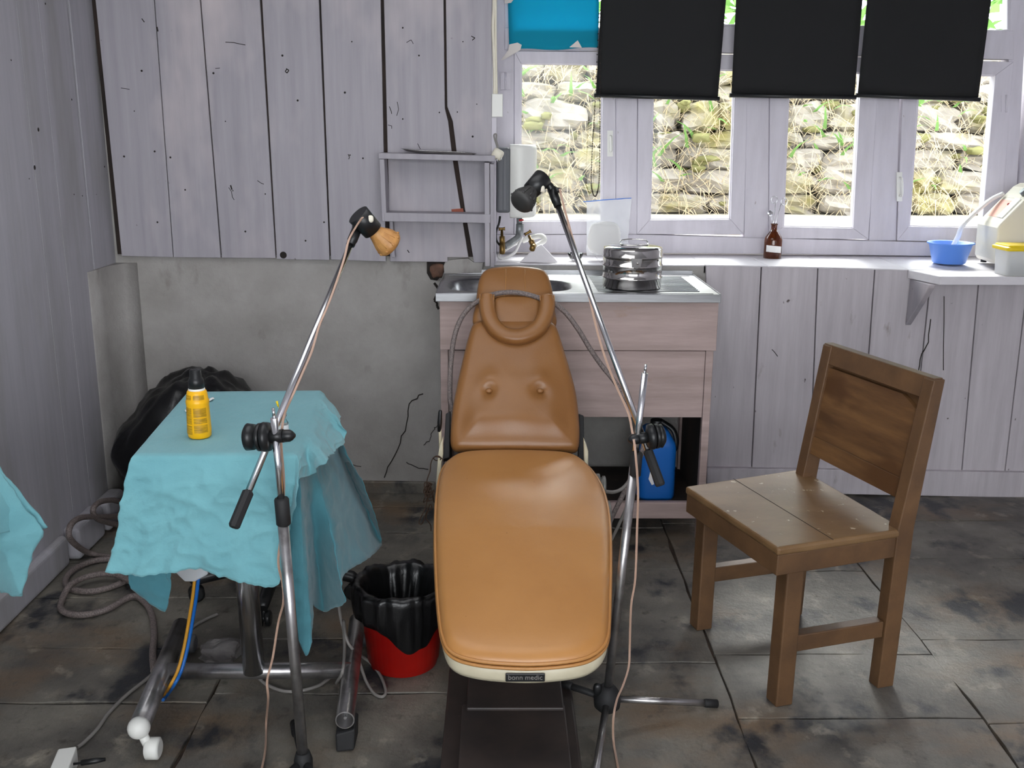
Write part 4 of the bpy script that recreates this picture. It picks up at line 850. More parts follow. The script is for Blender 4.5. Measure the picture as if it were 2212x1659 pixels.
m_ = MB(); m_.tube([rB-d*.085, rB-d*.01], .004, 8); obj('bolt', m_, M['chrome'], sr_)
yx = Z(550, 1450, .085).y
cl_, crr = V((lA.x+(lB.x-lA.x)*((yx-lA.y)/(lB.y-lA.y)), yx, .085)), V((rA.x+(rB.x-rA.x)*((yx-rA.y)/(rB.y-rA.y)), yx-.0, .088))
m_ = MB(); m_.tube([cl_, crr], .022, 18); obj('cross_tube', m_, M['chrome_old'], tb)
mx_ = Y(548, 1400, yx).x
m_ = MB(); m_.tube([V((mx_, yx-.01, .09)), V((mx_-.012, yx+.0, .75))], .029, 22); obj('mast', m_, M['chrome'], tb)
for p, off in ((lB, .03), (lA, .02), (rA, .02)):
    m_ = MB(); q = V((p.x+off, p.y+.0, .028)); m_.lathe(q+V((-.018, 0, 0)), (1, 0, 0), [(.02, 0), (.027, .004), (.027, .032), (.02, .036)], 20); m_.tube([q+V((-.008, 0, .0)), p+V((.005, 0, -.01))], .012, 10); obj('caster', m_, M['white' if p is lB else 'grey'], tb)
m_ = MB(); q = V((rB.x, rB.y+.035, 0)); m_.hexa([q+V((-.024, -.045, .0)), q+V((.022, -.045, .006)), q+V((.022, .03, .006)), q+V((-.024, .03, .0))], [q+V((-.026, -.035, .045)), q+V((.024, -.035, .06)), q+V((.024, .035, .065)), q+V((-.026, .035, .065))]); obj('foot_block', m_, M['blackmat'], tb, bevel=.005)
m_ = MB(); m_.prism([Y(372, 1200, 2.36), Y(452, 1200, 2.36), Y(448, 1243, 2.36), Y(420, 1258, 2.36), Y(398, 1258, 2.36), Y(378, 1238, 2.36)], (0, .12, 0)); m_.box((-.80, 2.36, .50), (-.70, 2.48, .748)); obj('holder', m_, M['tubc'], tb, bevel=.006)

def drape(name, mat, corners, ctrl, ztop, seed, lab, nx=420, nr=12, nh=44, amp=.0065, thick=.0012, ripple=.014):
    # ctrl: list of (edge parameter 0..4 round the four corners, hem point)
    cs = [V((c[0], c[1], ztop)) for c in corners]; cen = sum(cs, V())/4
    def edge(s):
        s %= 4; i = int(s); return cs[i].lerp(cs[(i+1) % 4], s-i)
    ctrl = sorted(ctrl, key=lambda c: c[0]); K = len(ctrl)
    ext_ = [(ctrl[i % K][0]+4*(i//K), ctrl[i % K][1]) for i in range(-2, K+3)]
    def hem(s):
        for i in range(1, len(ext_)-2):
            s0, s1 = ext_[i][0], ext_[i+1][0]
            if s0 <= s <= s1:
                t = (s-s0)/max(1e-6, s1-s0); a, b, c, d = (ext_[i+k][1] for k in (-1, 0, 1, 2))
                lnr = b.lerp(c, t); cm_ = .5*((2*b)+(c-a)*t+(2*a-5*b+4*c-d)*t*t+(3*b-a-3*c+d)*t**3)
                return lnr.lerp(cm_, .6)
        return ctrl[0][1]
    # sample columns evenly along hem parameter, with more at the corners
    S = []; wts = sorted(set([c[0] for c in ctrl]+[ctrl[0][0]+4]))
    per = max(4, nx//len(wts))
    for a, b in zip(wts, wts[1:]): S += [a+(b-a)*k/per for k in range(per)]
    rows = []
    for k in range(1, nr+1): rows.append([cen.lerp(edge(s), k/nr*.985)+V((0, 0, .0008*noise.noise(edge(s)*14*k/nr+V((seed, 0, 0))))) for s in S])
    for k in range(1, nh+1):
        t = k/nh; r = []
        for s in S:
            e = edge(s); h = hem(s); out = V((h.x-e.x, h.y-e.y, 0)); L = out.length
            o2 = V((e.x-cen.x, e.y-cen.y, 0)).normalized()
            p = V((e.x+out.x*t**1.15, e.y+out.y*t**1.15, e.z+(h.z-e.z)*t**1.03))
            rr_ = .010*min(1, t*6); p += o2*rr_
            q = V((p.x*9+seed, p.y*9, p.z*13)); w_ = noise.noise(q)*amp*min(1, t*4)+noise.noise(V((s*9+seed, t*2.2, 0)))*ripple*t*t
            q2 = V((p.x*13+p.z*16+seed*2, p.y*13, p.z*26-p.x*12)); ridg = 1-abs(noise.noise(q2))*2.6; q3 = V((p.x*8-p.z*9+seed, p.y*8, p.z*17+p.x*8)); rid3 = 1-abs(noise.noise(q3))*2.6; w_ += (max(0, ridg)**1.5*.75+max(0, rid3)**1.5*.9)*amp*min(1, t*4)
            p += o2*w_; p += V((0, 0, noise.noise(V((s*30, seed, 0)))*.004*t))
            r.append(p)
        rows.append(r)
    m_ = MB(); m_.rings([[cen]*0 or [cen.lerp(p, .02) for p in rows[0]]]+rows, True, (True, False), True)
    o = obj(name, m_, M[mat], None, recalc=True); md = o.modifiers.new('thick', 'SOLIDIFY'); md.thickness = thick; md.offset = 0
    tag(o, lab, 'tablecloth'); return o
zt2 = .782
BLc, FLc, FRc, BRc = [Z(*p, zt2) for p in ((405, 846), (285, 985), (642, 984), (690, 843))]
BLc.y = min(BLc.y, 2.80)
yf = FLc.y-.045
up_ctrl = [(0, BLc+V((-.03, .03, -.26))), (.5, BLc.lerp(FLc, .5)+V((-.04, 0, -.25))), (.93, FLc+V((-.05, .02, -.25))), (1.0, Y(243, 1229, yf-.01)), (1.12, Y(300, 1236, yf)), (1.25, Y(345, 1234, yf)), (1.38, Y(385, 1228, yf)), (1.5, Y(430, 1226, yf)), (1.62, Y(475, 1240, yf)), (1.75, Y(525, 1252, yf)), (1.88, Y(570, 1264, yf-.005)), (1.95, Y(597, 1254, yf-.01)), (1.985, Y(612, 1180, yf)), (2.0, Y(630, 1098, yf)), (2.04, Y(643, 1034, yf+.03)), (2.12, Y(665, 1024, yf+.12)), (2.28, X(690, 992, FRc.x+.05)), (2.5, X(712, 976, FRc.x+.04)), (2.66, X(737, 955, FRc.x+.045)), (2.85, X(728, 915, FRc.x+.03)), (3.0, BRc+V((.035, .03, -.09))), (3.5, BRc.lerp(BLc, .5)+V((0, .035, -.2)))]
def ins(c, k): return c
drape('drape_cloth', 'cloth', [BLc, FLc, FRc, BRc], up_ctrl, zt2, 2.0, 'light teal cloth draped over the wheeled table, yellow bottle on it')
d_ = .006; zl = zt2-.0035
BL2, FL2, FR2, BR2 = BLc+V((d_, -d_, 0)), FLc+V((d_, d_, 0)), FRc+V((-d_*.3, d_, 0)), BRc+V((-d_*.3, -d_, 0))
yg = yf+.026
lo_ctrl = [(0, BL2+V((0, .02, -.2))), (.5, BL2.lerp(FL2, .5)+V((-.012, 0, -.2))), (.9, FL2+V((-.01, .03, -.24))), (1.0, Y(284, 1240, yg)), (1.08, Y(292, 1275, yg)), (1.15, Y(330, 1297, yg)), (1.22, Y(362, 1318, yg)), (1.26, Y(372, 1270, yg)), (1.29, Y(360, 1232, yg)), (1.34, Y(380, 1195, yg+.02)), (1.5, Y(430, 1185, yg+.03)), (1.8, Y(540, 1180, yg+.02)), (1.92, Y(600, 1240, yg)), (1.97, Y(622, 1330, yg-.02)), (2.0, Y(655, 1412, yg-.03)), (2.03, Y(667, 1385, yg-.02)), (2.06, Y(668, 1318, yg+.03)), (2.09, Y(666, 1300, yg+.07)), (2.16, Y(690, 1317, yg+.16)), (2.33, X(735, 1300, FRc.x+.085)), (2.40, X(733, 1262, FRc.x+.085)), (2.46, X(740, 1238, FRc.x+.085)), (2.62, X(775, 1212, FRc.x+.10)), (2.86, X(820, 1180, FRc.x+.115)), (2.93, X(800, 1120, FRc.x+.10)), (3.0, X(757, 1010, FRc.x+.055)), (3.1, BR2+V((0, .02, -.22))), (3.5, BR2.lerp(BL2, .5)+V((0, .02, -.15)))]
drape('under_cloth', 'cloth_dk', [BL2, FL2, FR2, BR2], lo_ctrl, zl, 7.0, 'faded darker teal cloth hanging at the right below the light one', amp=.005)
# second covered table, just entering the picture at the left edge
t2 = thing('side_table', 'small table under a teal cloth at the left edge', 'table', (-1.3, 1.5, 0))
TR = Z(-70, 925, .86); xL2 = XL+.06
m_ = MB(); m_.box((xL2+.02, 1.0, .82), (TR.x-.01, TR.y-.01, .852)); obj('tabletop', m_, M['offwhite'], t2, bevel=.005)
for x_ in (xL2+.05, TR.x-.05):
    for y_ in (1.05, TR.y-.06):
        m_ = MB(); m_.tube([(x_, y_, 0), (x_, y_, .82)], .014, 12); obj('leg', m_, M['chrome_old'], t2)
cc2 = [V((xL2, TR.y, .86)), V((xL2, .98, .86)), V((TR.x, .98, .86)), V((TR.x, TR.y, .86))]
def sidecloth(name, z, ctrl, mat, lab, seed): drape(name, mat, [V((c.x, c.y, z)) for c in cc2], ctrl, z, seed, lab, nx=160, amp=.006)
hY = TR.y+.02
sidecloth('drape_cloth', .862, [(0, V((xL2, hY+.015, .66))), (.5, V((xL2-.01, 1.4, .66))), (1, V((xL2-.01, .96, .66))), (1.5, V((-1.2, .94, .55))), (2, V((TR.x+.05, .94, .55))), (2.5, X(-150, 1170, TR.x+.09)), (2.85, Y(-10, 1156, hY-.07)), (2.97, Y(60, 1150, hY-.01)), (3.0, Y(95, 1143, hY+.01)), (3.08, Y(30, 1120, hY+.04)), (3.5, V((-1.4, hY+.02, .6)))], 'cloth', 'light teal cloth corner hanging into view at the left edge', 4.0)
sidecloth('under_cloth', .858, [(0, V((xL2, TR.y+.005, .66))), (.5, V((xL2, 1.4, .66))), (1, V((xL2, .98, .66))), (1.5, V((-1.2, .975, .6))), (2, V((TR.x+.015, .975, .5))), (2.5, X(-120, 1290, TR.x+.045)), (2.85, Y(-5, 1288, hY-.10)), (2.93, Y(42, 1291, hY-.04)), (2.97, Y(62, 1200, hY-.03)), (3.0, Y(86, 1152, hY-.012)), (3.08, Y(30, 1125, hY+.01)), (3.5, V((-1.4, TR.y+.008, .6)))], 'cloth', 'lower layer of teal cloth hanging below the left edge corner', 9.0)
# yellow bottle, vial and wrapper on the cloth
bb_ = Z(432, 943, zt2+.002); R0_ = .0275
t = thing('spray_bottle', 'yellow bottle with black cap standing on the teal cloth', 'bottle', bb_)
m_ = MB(); m_.lathe(bb_, (0, 0, 1), [(.024, 0), (.0275, .004), (.0285, .02), (.0265, .080), (.0275, .086), (.0275, .092), (.0255, .095), (.0235, .112), (.021, .117)], 32); bt = obj('body', m_, M['yellow'], t)
m_ = MB(); m_.lathe(bb_+V((0, 0, .114)), (0, 0, 1), [(.0195, 0), (.0195, .007), (.017, .009)], 28); obj('neck_ring', m_, M['white'], t)
m_ = MB(); m_.lathe(bb_+V((0, 0, .121)), (0, 0, 1), [(.0185, 0), (.0185, .018), (.0165, .024), (.0145, .027), (.0135, .045), (.0125, .046), (.0005, .046)], 28); obj('cap', m_, M['black'], t)
def patch(a0, a1, z0, z1, r0, r1): 
    m_ = MB(); m_.grid(lambda u, v: bb_+V((math.cos(a0+(a1-a0)*u)*(r0+(r1-r0)*v), math.sin(a0+(a1-a0)*u)*(r0+(r1-r0)*v), z0+(z1-z0)*v)), 14, 3); return m_
rad = math.radians
for a0, a1, z0, z1 in ((-165, -108, .012, .034), (-98, -30, .016, .036), (-165, -108, .038, .078), (-98, -30, .039, .052), (-98, -30, .055, .077), (-165, -108, .097, .108), (-96, -35, .097, .108)):
    f_ = lambda z: .0288-(z-.02)*.0335 if z < .09 else .0262-(z-.095)*.118
    obj('fine_print', patch(rad(a0), rad(a1), z0, z1, f_(z0), f_(z1)), M['print'], bt)
vb = Z(614, 952, zt2+.002)
t = thing('vial', 'small labelled glass vial behind the left stand clamp', 'vial', vb)
m_ = MB(); m_.lathe(vb, (0, 0, 1), [(.011, 0), (.012, .002), (.012, .045), (.007, .054), (.007, .060), (.009, .061), (.009, .066)], 20); obj('body', m_, M['glass'], t)
m_ = MB(); m_.lathe(vb+V((0, 0, .006)), (0, 0, 1), [(.0122, 0), (.0123, .001), (.0123, .034), (.0122, .035)], 20, cap=(False, False)); obj('label', m_, M['paper'], t)
m_ = MB(); m_.tube([vb+V((0, 0, .064)), vb+V((-.010, 0, .085))], .0006, 6); m_.tube([vb+V((-.010, 0, .085)), vb+V((-.013, 0, .098))], [.002, .003], 8); obj('needle', m_, M['yellowlid'], t)
wp = Z(428, 880, zt2+.004); m_ = MB(); a_, b_ = Z(400, 890, zt2+.003), Z(462, 862, zt2+.003)
m_.grid(lambda u, v: a_.lerp(b_, u)+V((-.006, .012, 0))*(v-.5)*1.4+V((0, 0, .003+.006*abs(noise.noise(V((u*6, v*3, 2)))))), 14, 5); tag(obj('paper_wrapper', m_, M['paper'], solid=.0008), 'crumpled white paper wrapper behind the yellow bottle', 'wrapper')

# ================================================================ THINGS ROUND THE TABLE
m_ = MB(); bcx = V((-1.20, 3.80, .305)); vs = []
def bagpt(u, v):
    th = 2*math.pi*u; f = -math.pi/2+math.pi*v
    x, y, z = math.cos(f)*math.cos(th), math.cos(f)*math.sin(th), math.sin(f)
    e = 2.6; l = (abs(x)**e+abs(y)**e+abs(z)**e)**(1/e); x, y, z = x/l, y/l, z/l
    cr_ = noise.noise(V((x*2, y*2, z*2+5)))*.08+abs(noise.noise(V((x*3+3, y*3, z*2))))*.12-abs(noise.noise(V((x*5, y*5, z*3+1))))*.05
    k = 1+cr_-.04
    tp = 1-.42*max(0, z)**1.5
    px_ = bcx.x+x*.30*k*tp+max(0, z)*.03; return V((max(px_, XL+.035), min(bcx.y+y*.235*k, YW-.012), max(.004, bcx.z+z*.30*k)))
m_.grid(bagpt, 72, 48); tag(obj('rubbish_bag', m_, M['bag']), 'big bulging black polythene bag in the corner behind the table', 'bag')
# red bin with liner
bx_ = V((-.275, 2.65, 0))
t = thing('waste_bin', 'red plastic bin with a black liner left of the chair', 'bin', bx_)
m_ = MB(); m_.lathe(bx_, (0, 0, 1), [(.092, .0), (.098, .004), (.100, .02), (.104, .022), (.122, .235), (.128, .237), (.128, .246), (.119, .246), (.095, .012), (.001, .010)], 40); obj('body', m_, M['red'], t)
lm = MB(); seg = 96; rg = []
for r0_, z0_, am in ((.131, None, 0), (.134, .165, .009), (.136, .19, .011), (.137, .215, .011), (.138, .238, .009), (.138, .252, .006), (.130, .262, .004), (.113, .254, .003), (.100, .225, .007), (.085, .17, .014), (.055, .12, .02), (.02, .10, .015)):
    r = []
    for k in range(seg):
        an = 2*math.pi*k/seg; d = V((math.cos(an), math.sin(an), 0)); n_ = noise.noise(d*3+V((0, 0, r0_*40))); n2 = noise.noise(d*7+V((4, r0_*25, r0_*60)))+.6*(1-2.4*abs(noise.noise(d*11+V((r0_*90, 3, 1)))))*.5
        fr_ = max(0, math.cos(an+math.pi/2-.25))**6
        z_ = (.175+.02*n_-.075*fr_-.03*max(0, math.cos(an-math.pi*.0))) if z0_ is None else z0_+n_*.012
        rb = r0_ if z0_ is not None else .104+(z_-.02)*.0837+.012
        r.append(bx_+d*(rb+(n_*.4+n2)*am*1.6+.002)+V((0, 0, z_+n2*am)))
    rg.append(r)
lm.rings(rg, True, (False, True), True); o = obj('bin_liner', lm, M['bag'], recalc=True); tag(o, 'black polythene liner folded over the rim of the red bin', 'bin liner')
# swivel stool behind the table
sb = V((-.74, 3.14, 0)); t = thing('swivel_stool', 'black swivel stool mostly hidden behind the covered table', 'stool', sb)
m_ = MB(); m_.lathe(sb+V((0, 0, .42)), (0, 0, 1), [(.12, 0), (.21, .012), (.225, .03), (.215, .06), (.15, .072), (.001, .074)], 36); obj('seat', m_, M['blackmat'], t)
m_ = MB(); m_.tube([sb+V((0, 0, .08)), sb+V((0, 0, .42))], .026, 16); obj('column', m_, M['black'], t)
for k in range(5):
    an = math.radians(200+72*k); d = V((math.cos(an), math.sin(an), 0))
    m_ = MB(); m_.tube([sb+d*.02+V((0, 0, .105)), sb+d*.27+V((0, 0, .075)), sb+d*.285+V((0, 0, .066))], [.026, .020, .016], 10); lg = obj('leg', m_, M['black'], t)
    m_ = MB(); q = sb+d*.27+V((0, 0, .026)); s_ = V((-d.y, d.x, 0)); m_.lathe(q-s_*.022, s_, [(.018, 0), (.026, .004), (.026, .016), (.012, .018), (.012, .026), (.026, .028), (.026, .04), (.018, .044)], 16); m_.tube([q, q+V((0, 0, .04))], .008, 8); obj('caster', m_, M['black'], lg)
m_ = MB(); m_.blob(Z(478, 1408, .034), (.06, .04, .034), 2.6, 6, .4, 3, None, 5, smooth=False); tag(obj('stone_lump', m_, M['rag']), 'pale grey broken stone lump under the wheeled table', 'stone')
# cords and hoses on the floor
def fp(px, py, z=.0125):
    p = Z(px, py, z)
    return X(px, py, XL+.075) if p.x < XL+.075 else p
hs = [(300, 1090), (260, 1084), (241, 1080), (215, 1085), (201, 1100), (207, 1118), (227, 1127), (262, 1134), (300, 1128), (290, 1112), (240, 1116), (201, 1116), (172, 1119), (153, 1134), (149, 1158), (165, 1178), (196, 1196), (242, 1204), (290, 1206), (285, 1214), (242, 1208), (201, 1212), (163, 1228), (143, 1248), (145, 1266), (165, 1275), (201, 1277), (245, 1266), (290, 1248), (330, 1252), (320, 1276), (285, 1268), (256, 1254), (223, 1251), (185, 1259), (152, 1277), (133, 1299), (133, 1317), (154, 1327), (190, 1327), (234, 1315), (285, 1288), (312, 1300), (328, 1328), (333, 1370), (330, 1410), (333, 1450)]
m_ = MB(); pts = cr([fp(*p)+V((0, 0, .02 if 28 < i < 36 else 0)) for i, p in enumerate(hs)], 6); m_.tube(pts, .0105, 10); tag(obj('coiled_hose', m_, M['hose']), 'grey braided hose lying in loops along the left wall', 'hose')
t = thing('power_adapter', 'white power adapter box on the floor, bottom left corner', 'adapter', Z(140, 1640, 0))
m_ = MB(); m_.tube(cr([Z(a, b, .0055) for a, b in ((470, 1326), (440, 1340), (415, 1356), (375, 1400), (330, 1455), (275, 1500), (235, 1540), (210, 1575), (180, 1605), (167, 1614))], 6), .005, 8); obj('power_cord', m_, M['cordg'], t)
q0, q1, q2 = Z(125, 1617, .05), Z(166, 1611, .05), Z(106, 1662, .05); e1 = (q1-q0); e2 = (q2-q0)*1.8
m_ = MB(); m_.obox(q0, e1, e2, (0, 0, -.05)); obj('body', m_, M['white'], t, bevel=.004)
m_ = MB(); s_ = q1+e2*.3+V((0, 0, -.02)); d = e1.normalized(); m_.tube([s_, s_+d*.016, s_+d*.017, s_+d*.05, s_+d*.072], [.003, .003, .007, .007, .004], 10); obj('jack_plug', m_, M['black'], t)
m_ = MB(); p0 = s_+e2.normalized()*.02; m_.tube(cr([p0, p0+d*.012+V((0, 0, -.005)), p0+d*.02+e2.normalized()*.02+V((0, 0, -.02)), p0+d*.015+e2.normalized()*.08+V((0, 0, -.024))], 5), .003, 8); obj('output_lead', m_, M['cordg'], t)
m_ = MB(); wc = [(726, 1250, .32), (731, 1300, .22), (738, 1345, .14), (752, 1385, .1), (775, 1428, .06), (790, 1470, .02), (808, 1498, .005), (826, 1505, .005), (833, 1492, .005), (822, 1460, .006), (800, 1432, .012), (782, 1418, .04), (764, 1405, .10), (748, 1380, .14), (742, 1340, .16), (744, 1400, .13), (740, 1450, .12), (726, 1476, .05)]
m_.tube(cr([Z(a, b, z+.001) for a, b, z in wc], 6), .0045, 8); tag(obj('white_cable', m_, M['cordg']), 'pale grey cable looping down beside the red bin', 'cable')
m_ = MB(); m_.tube(cr([Z(a, b, .0055) for a, b in ((556, 1462), (575, 1478), (610, 1492), (650, 1492), (690, 1480), (715, 1462))], 6), .005, 8); tag(obj('loose_cable', m_, M['cordg']), 'short grey cable on the floor under the chrome cross tube', 'cable')
m_ = MB(); m2_ = MB(); rp = cr([Y(a, b, y) for a, b, y in ((430, 1235, 2.42), (424, 1290, 2.42), (416, 1340, 2.43), (405, 1400, 2.42), (392, 1448, 2.40), (376, 1480, 2.38))]+[Z(362, 1500, .006), Z(352, 1512, .006)], 6)
m_.tube(rp, .0048, 8); tag(obj('blue_tubing', m_, M['bluecan']), 'blue tubing of the twin tubes hanging under the table', 'tubing')
m2_.tube([p+V((-.0095, 0, 0)) for p in rp], .0046, 8); tag(obj('yellow_tubing', m2_, mk('ochre_tube', (196, 140, 40), rough=.5)), 'ochre yellow tubing of the twin tubes hanging under the table', 'tubing')

# ================================================================ WOODEN CHAIR
wc_ = thing('wooden_chair', 'worn brown wooden chair with plank seat at the right', 'chair', Z(1700, 1450, 0))
FR_, BRf, FL_ = Z(1676, 1529, 0), Z(1896, 1488, 0), Z(1507, 1362, 0)
bv = (BRf-FR_); D_ = bv.length; bv.normalize(); av = V((-bv.y, bv.x, 0))
if (FL_-FR_).dot(av) < 0: av = -av
W_ = (FL_-FR_).dot(av)+.048
def cp(s, t, z): return FR_+av*s+bv*t+V((0, 0, z))
ST = .474
lw = .052
def leg(s, t, z1, ls=0, lt=0, w1=None, name='leg', par=wc_):
    m_ = MB(); w1 = w1 or lw
    m_.hexa([cp(s, t, 0), cp(s+lw, t, 0), cp(s+lw, t+lw, 0), cp(s, t+lw, 0)], [cp(s+ls, t+lt, z1), cp(s+ls+lw, t+lt, z1), cp(s+ls+lw, t+lt+w1, z1), cp(s+ls, t+lt+w1, z1)])
    return obj(name, m_, M['wood'], par, bevel=.004)
leg(0, 0, ST-.03, -.0, .004); leg(W_-lw, 0, ST-.03, 0, .004)
# seat placed from its four corners
sc4 = [Z(1681, 1184, ST), Z(1480, 1050, ST), Z(1732, 1012, ST), Z(1957, 1143, ST)]
m_ = MB(); m_.prism([p for p in sc4], (0, 0, -.024)); obj('seat', m_, M['wood_seat'], wc_, bevel=.008, bseg=3)
lc = sum(sc4, V())/4
def inn(p, k): return p+(lc-p)*k
m_ = MB(); pp = [p+(lc-p).normalized()*.006 for p in sc4]; pz = [q+V((0, 0, -.023)) for q in pp]
fr_ = [(0, 1), (3, 0), (2, 1)]
for i, j in fr_:
    m_ = MB(); a, b = pz[i], pz[j]; n_ = (lc-(a+b)/2); n_.z = 0; e_ = (b-a).normalized(); n_ = (n_-e_*n_.dot(e_)).normalized()
    m_.obox(a, b-a, n_*.022, (0, 0, -.058)); obj('apron', m_, M['wood'], wc_, bevel=.003)
lnA, lnB = sc4[0].lerp(sc4[3], .42)+V((0, 0, .0002)), sc4[1].lerp(sc4[2], .40)+V((0, 0, .0002)); dd = (sc4[3]-sc4[0]).normalized()*.0011
m_ = MB(); m_.hexa([lnA-dd, lnA+dd, lnB+dd, lnB-dd], [p+V((0, 0, .0004)) for p in (lnA-dd, lnA+dd, lnB+dd, lnB-dd)]); obj('plank_joint', m_, M['crack'], wc_)
# rear posts leaning back
hT = .885
tr_ = pl(2010, 795, cp(0, D_+.075, 0), av)      # front edge of the right post at its top
zt_r = hT; lt_ = .075
for s in (0, W_-lw): 
    m_ = MB()
    lev = [(0, 0, lw), (ST, .012, lw), (hT, lt_, .036)]
    m_.rings([[cp(s, D_+t, z), cp(s+lw*.8, D_+t, z), cp(s+lw*.8, D_+t+w_, z), cp(s, D_+t+w_, z)] for z, t, w_ in lev], smooth=False); obj('rear_post', m_, M['wood'], wc_, bevel=.003)
def lean(z): return .012+(lt_-.012)*(z-ST)/(hT-ST)
def backboard(z0, z1, name, mat, th=.022, off=.006, s0=lw*.78, s1=None):
    s1 = s1 if s1 is not None else W_-lw+.002
    m_ = MB(); m_.hexa([cp(s0, D_+lean(z0)+off, z0), cp(s1, D_+lean(z0)+off, z0), cp(s1, D_+lean(z0)+off+th, z0), cp(s0, D_+lean(z0)+off+th, z0)], [cp(s0, D_+lean(z1)+off, z1), cp(s1, D_+lean(z1)+off, z1), cp(s1, D_+lean(z1)+off+th, z1), cp(s0, D_+lean(z1)+off+th, z1)]); return obj(name, m_, M[mat], wc_, bevel=.002)
backboard(hT-.055, hT+.003, 'top_rail', 'wood', .03, .003, 0.006, W_-.012)
backboard(.60, hT-.03, 'rear_board', 'wood_panel', .008, .024)
z0, z1, off, th = .605, .823, .010, .013     # panel with a broken upper right corner
m_ = MB(); s0, s1 = lw*.78, W_-lw
pan = [(s0, z0), (s1, z0), (s1, z1-.004), (s0+.075, z1-.003), (s0+.05, z1-.012), (s0+.02, z1-.026), (s0, z1-.03)]
m_.prism([cp(s, D_+lean(z)+off, z) for s, z in pan], bv*th); obj('back_panel', m_, M['wood_panel'], wc_)
backboard(.548, .604, 'lower_rail', 'wood_panel', .018, .008)
for s in (.006, W_-lw+.008):
    m_ = MB(); m_.obox(cp(s, lw*.9, .155), bv*(D_-lw*.85), av*.036, (0, 0, .048)); obj('stretcher', m_, M['wood'], wc_, bevel=.003)

# ================================================================ SILL THINGS AND CORNER SHELF
zs = .985
t = thing('corner_shelf', 'white board shelf on a triangular bracket under the right window', 'shelf', (1.9, 3.85, .9))
ztp = .975; a = Z(1964, 584, ztp); b = Z(2020, 597, ztp)
m_ = MB(); m_.prism([V((a.x, YW-.026, ztp)), V((b.x+.02, b.y, ztp)), V((XR-.003, b.y+.01, ztp)), V((XR-.003, YW-.026, ztp))], (0, 0, -.034)); obj('board', m_, M['paint_sill'], t, bevel=.003)
xk = a.x+.012; zb = Y(1957, 703, YW-.03).z
m_ = MB(); m_.prism([V((xk, YW-.026, ztp-.036)), V((xk+.01, b.y+.02, ztp-.036)), V((xk+.01, b.y+.025, ztp-.05)), V((xk, YW-.026, zb))], (.024, 0, 0)); obj('bracket', m_, M['paint'], t, bevel=.003)
# brown bottle with instruments
bt0 = Z(1669, 553, .987); bt0 = V((bt0.x, 4.33, .984)); bt0.x = Y(1669, 540, 4.33).x
t = thing('brown_bottle', 'brown glass bottle with paper label standing on the sill', 'bottle', bt0)
m_ = MB(); m_.lathe(bt0, (0, 0, 1), [(.034, 0), (.038, .004), (.038, .082), (.034, .096), (.015, .122), (.0125, .128), (.0125, .146), (.015, .147), (.015, .153), (.0115, .153), (.0115, .128), (.032, .094), (.035, .08), (.035, .006), (.001, .006)], 28); obj('glass', m_, M['amber'], t)
m_ = MB(); m_.grid(lambda u, v: bt0+V((math.cos(rad(-150+110*u))*.0384, math.sin(rad(-150+110*u))*.0384, .034+.028*v-.006*u*u)), 12, 2); obj('label', m_, M['paper'], t)
t = thing('forceps', 'ring handled forceps standing in the brown bottle', 'forceps', bt0+V((0, 0, .1)))
for s_, c2 in ((-1, Y(1673, 432, 4.33)), (1, Y(1694, 436, 4.33))):
    m_ = MB(); m_.tube([c2+V((.013*math.cos(k*math.pi/9), .002, .015*math.sin(k*math.pi/9))) for k in range(18)], .0016, 6, loop=True); m_.tube([c2+V((.006, 0, -.014)) if s_ < 0 else c2+V((-.012, 0, -.006)), bt0+V((.004*s_, 0, .15)), bt0+V((.012*s_, 0, .05))], .0015, 6); obj('handle', m_, M['chrome'], t)
mm = Y(1664, 461, 4.33); t = thing('mouth_mirror', 'small round mouth mirror leaning in the brown bottle neck', 'mirror', mm)
m_ = MB(); m_.lathe(mm, (.25, -1, .1), [(.001, -.002), (.012, -.002), (.013, 0), (.012, .0015), (.001, .0016)], 20); obj('mirror', m_, M['chrome'], t)
m_ = MB(); m_.tube([mm+V((.004, .003, -.01)), bt0+V((-.004, .002, .15)), bt0+V((-.012, .002, .04))], .0014, 6); obj('shaft', m_, M['chrome'], t)
# zip bag with cotton
t = thing('zip_bag', 'clear zip bag holding white cotton on the sill by the steel drum', 'bag', Y(1310, 545, 4.25))
Q = [Y(1266, 436, 4.27), Y(1364, 428, 4.27), Y(1354, 549, 4.22), Y(1268, 552, 4.22)]; Q[2].z = max(Q[2].z, .99); Q[3].z = max(Q[3].z, .99)
for sg in (-1, 1):
    m_ = MB(); m_.grid(lambda u, v: Q[0].lerp(Q[1], u).lerp(Q[3].lerp(Q[2], u), v)+V((.006*noise.noise(V((u*4, v*4, 3))), sg*(.004+.03*math.sin(math.pi*u)*math.sin(math.pi*min(1, v*.9)))*(.4+v)+.005*noise.noise(V((u*6, v*7, sg))), 0)), 18, 20); obj('sheet', m_, M['film'], t, recalc=False)
m_ = MB(); m_.tube([Q[0]+V((-.012, 0, 0)), Q[0].lerp(Q[1], .4)+V((0, 0, .002)), Q[1]], .0022, 6); obj('zip_strip', m_, M['bluebowl'], t)
m_ = MB(); m_.blob(Q[3].lerp(Q[2], .42)+V((0, 0, .068)), (.068, .026, .068), 3.4, 9, .14, 3, None, 2); tag(obj('cotton_wool', m_, M['paper']), 'white cotton wool filling the lower part of the zip bag', 'cotton')
gd = Z(1243, 562, .992); t = thing('glass_dish', 'small clear glass dish on the sill beside the zip bag', 'dish', gd)
m_ = MB(); m_.lathe(gd, (0, 0, 1), [(.018, 0), (.024, .006), (.034, .03), (.032, .03), (.022, .008), (.001, .006)], 24); obj('bowl', m_, M['glass'], t)
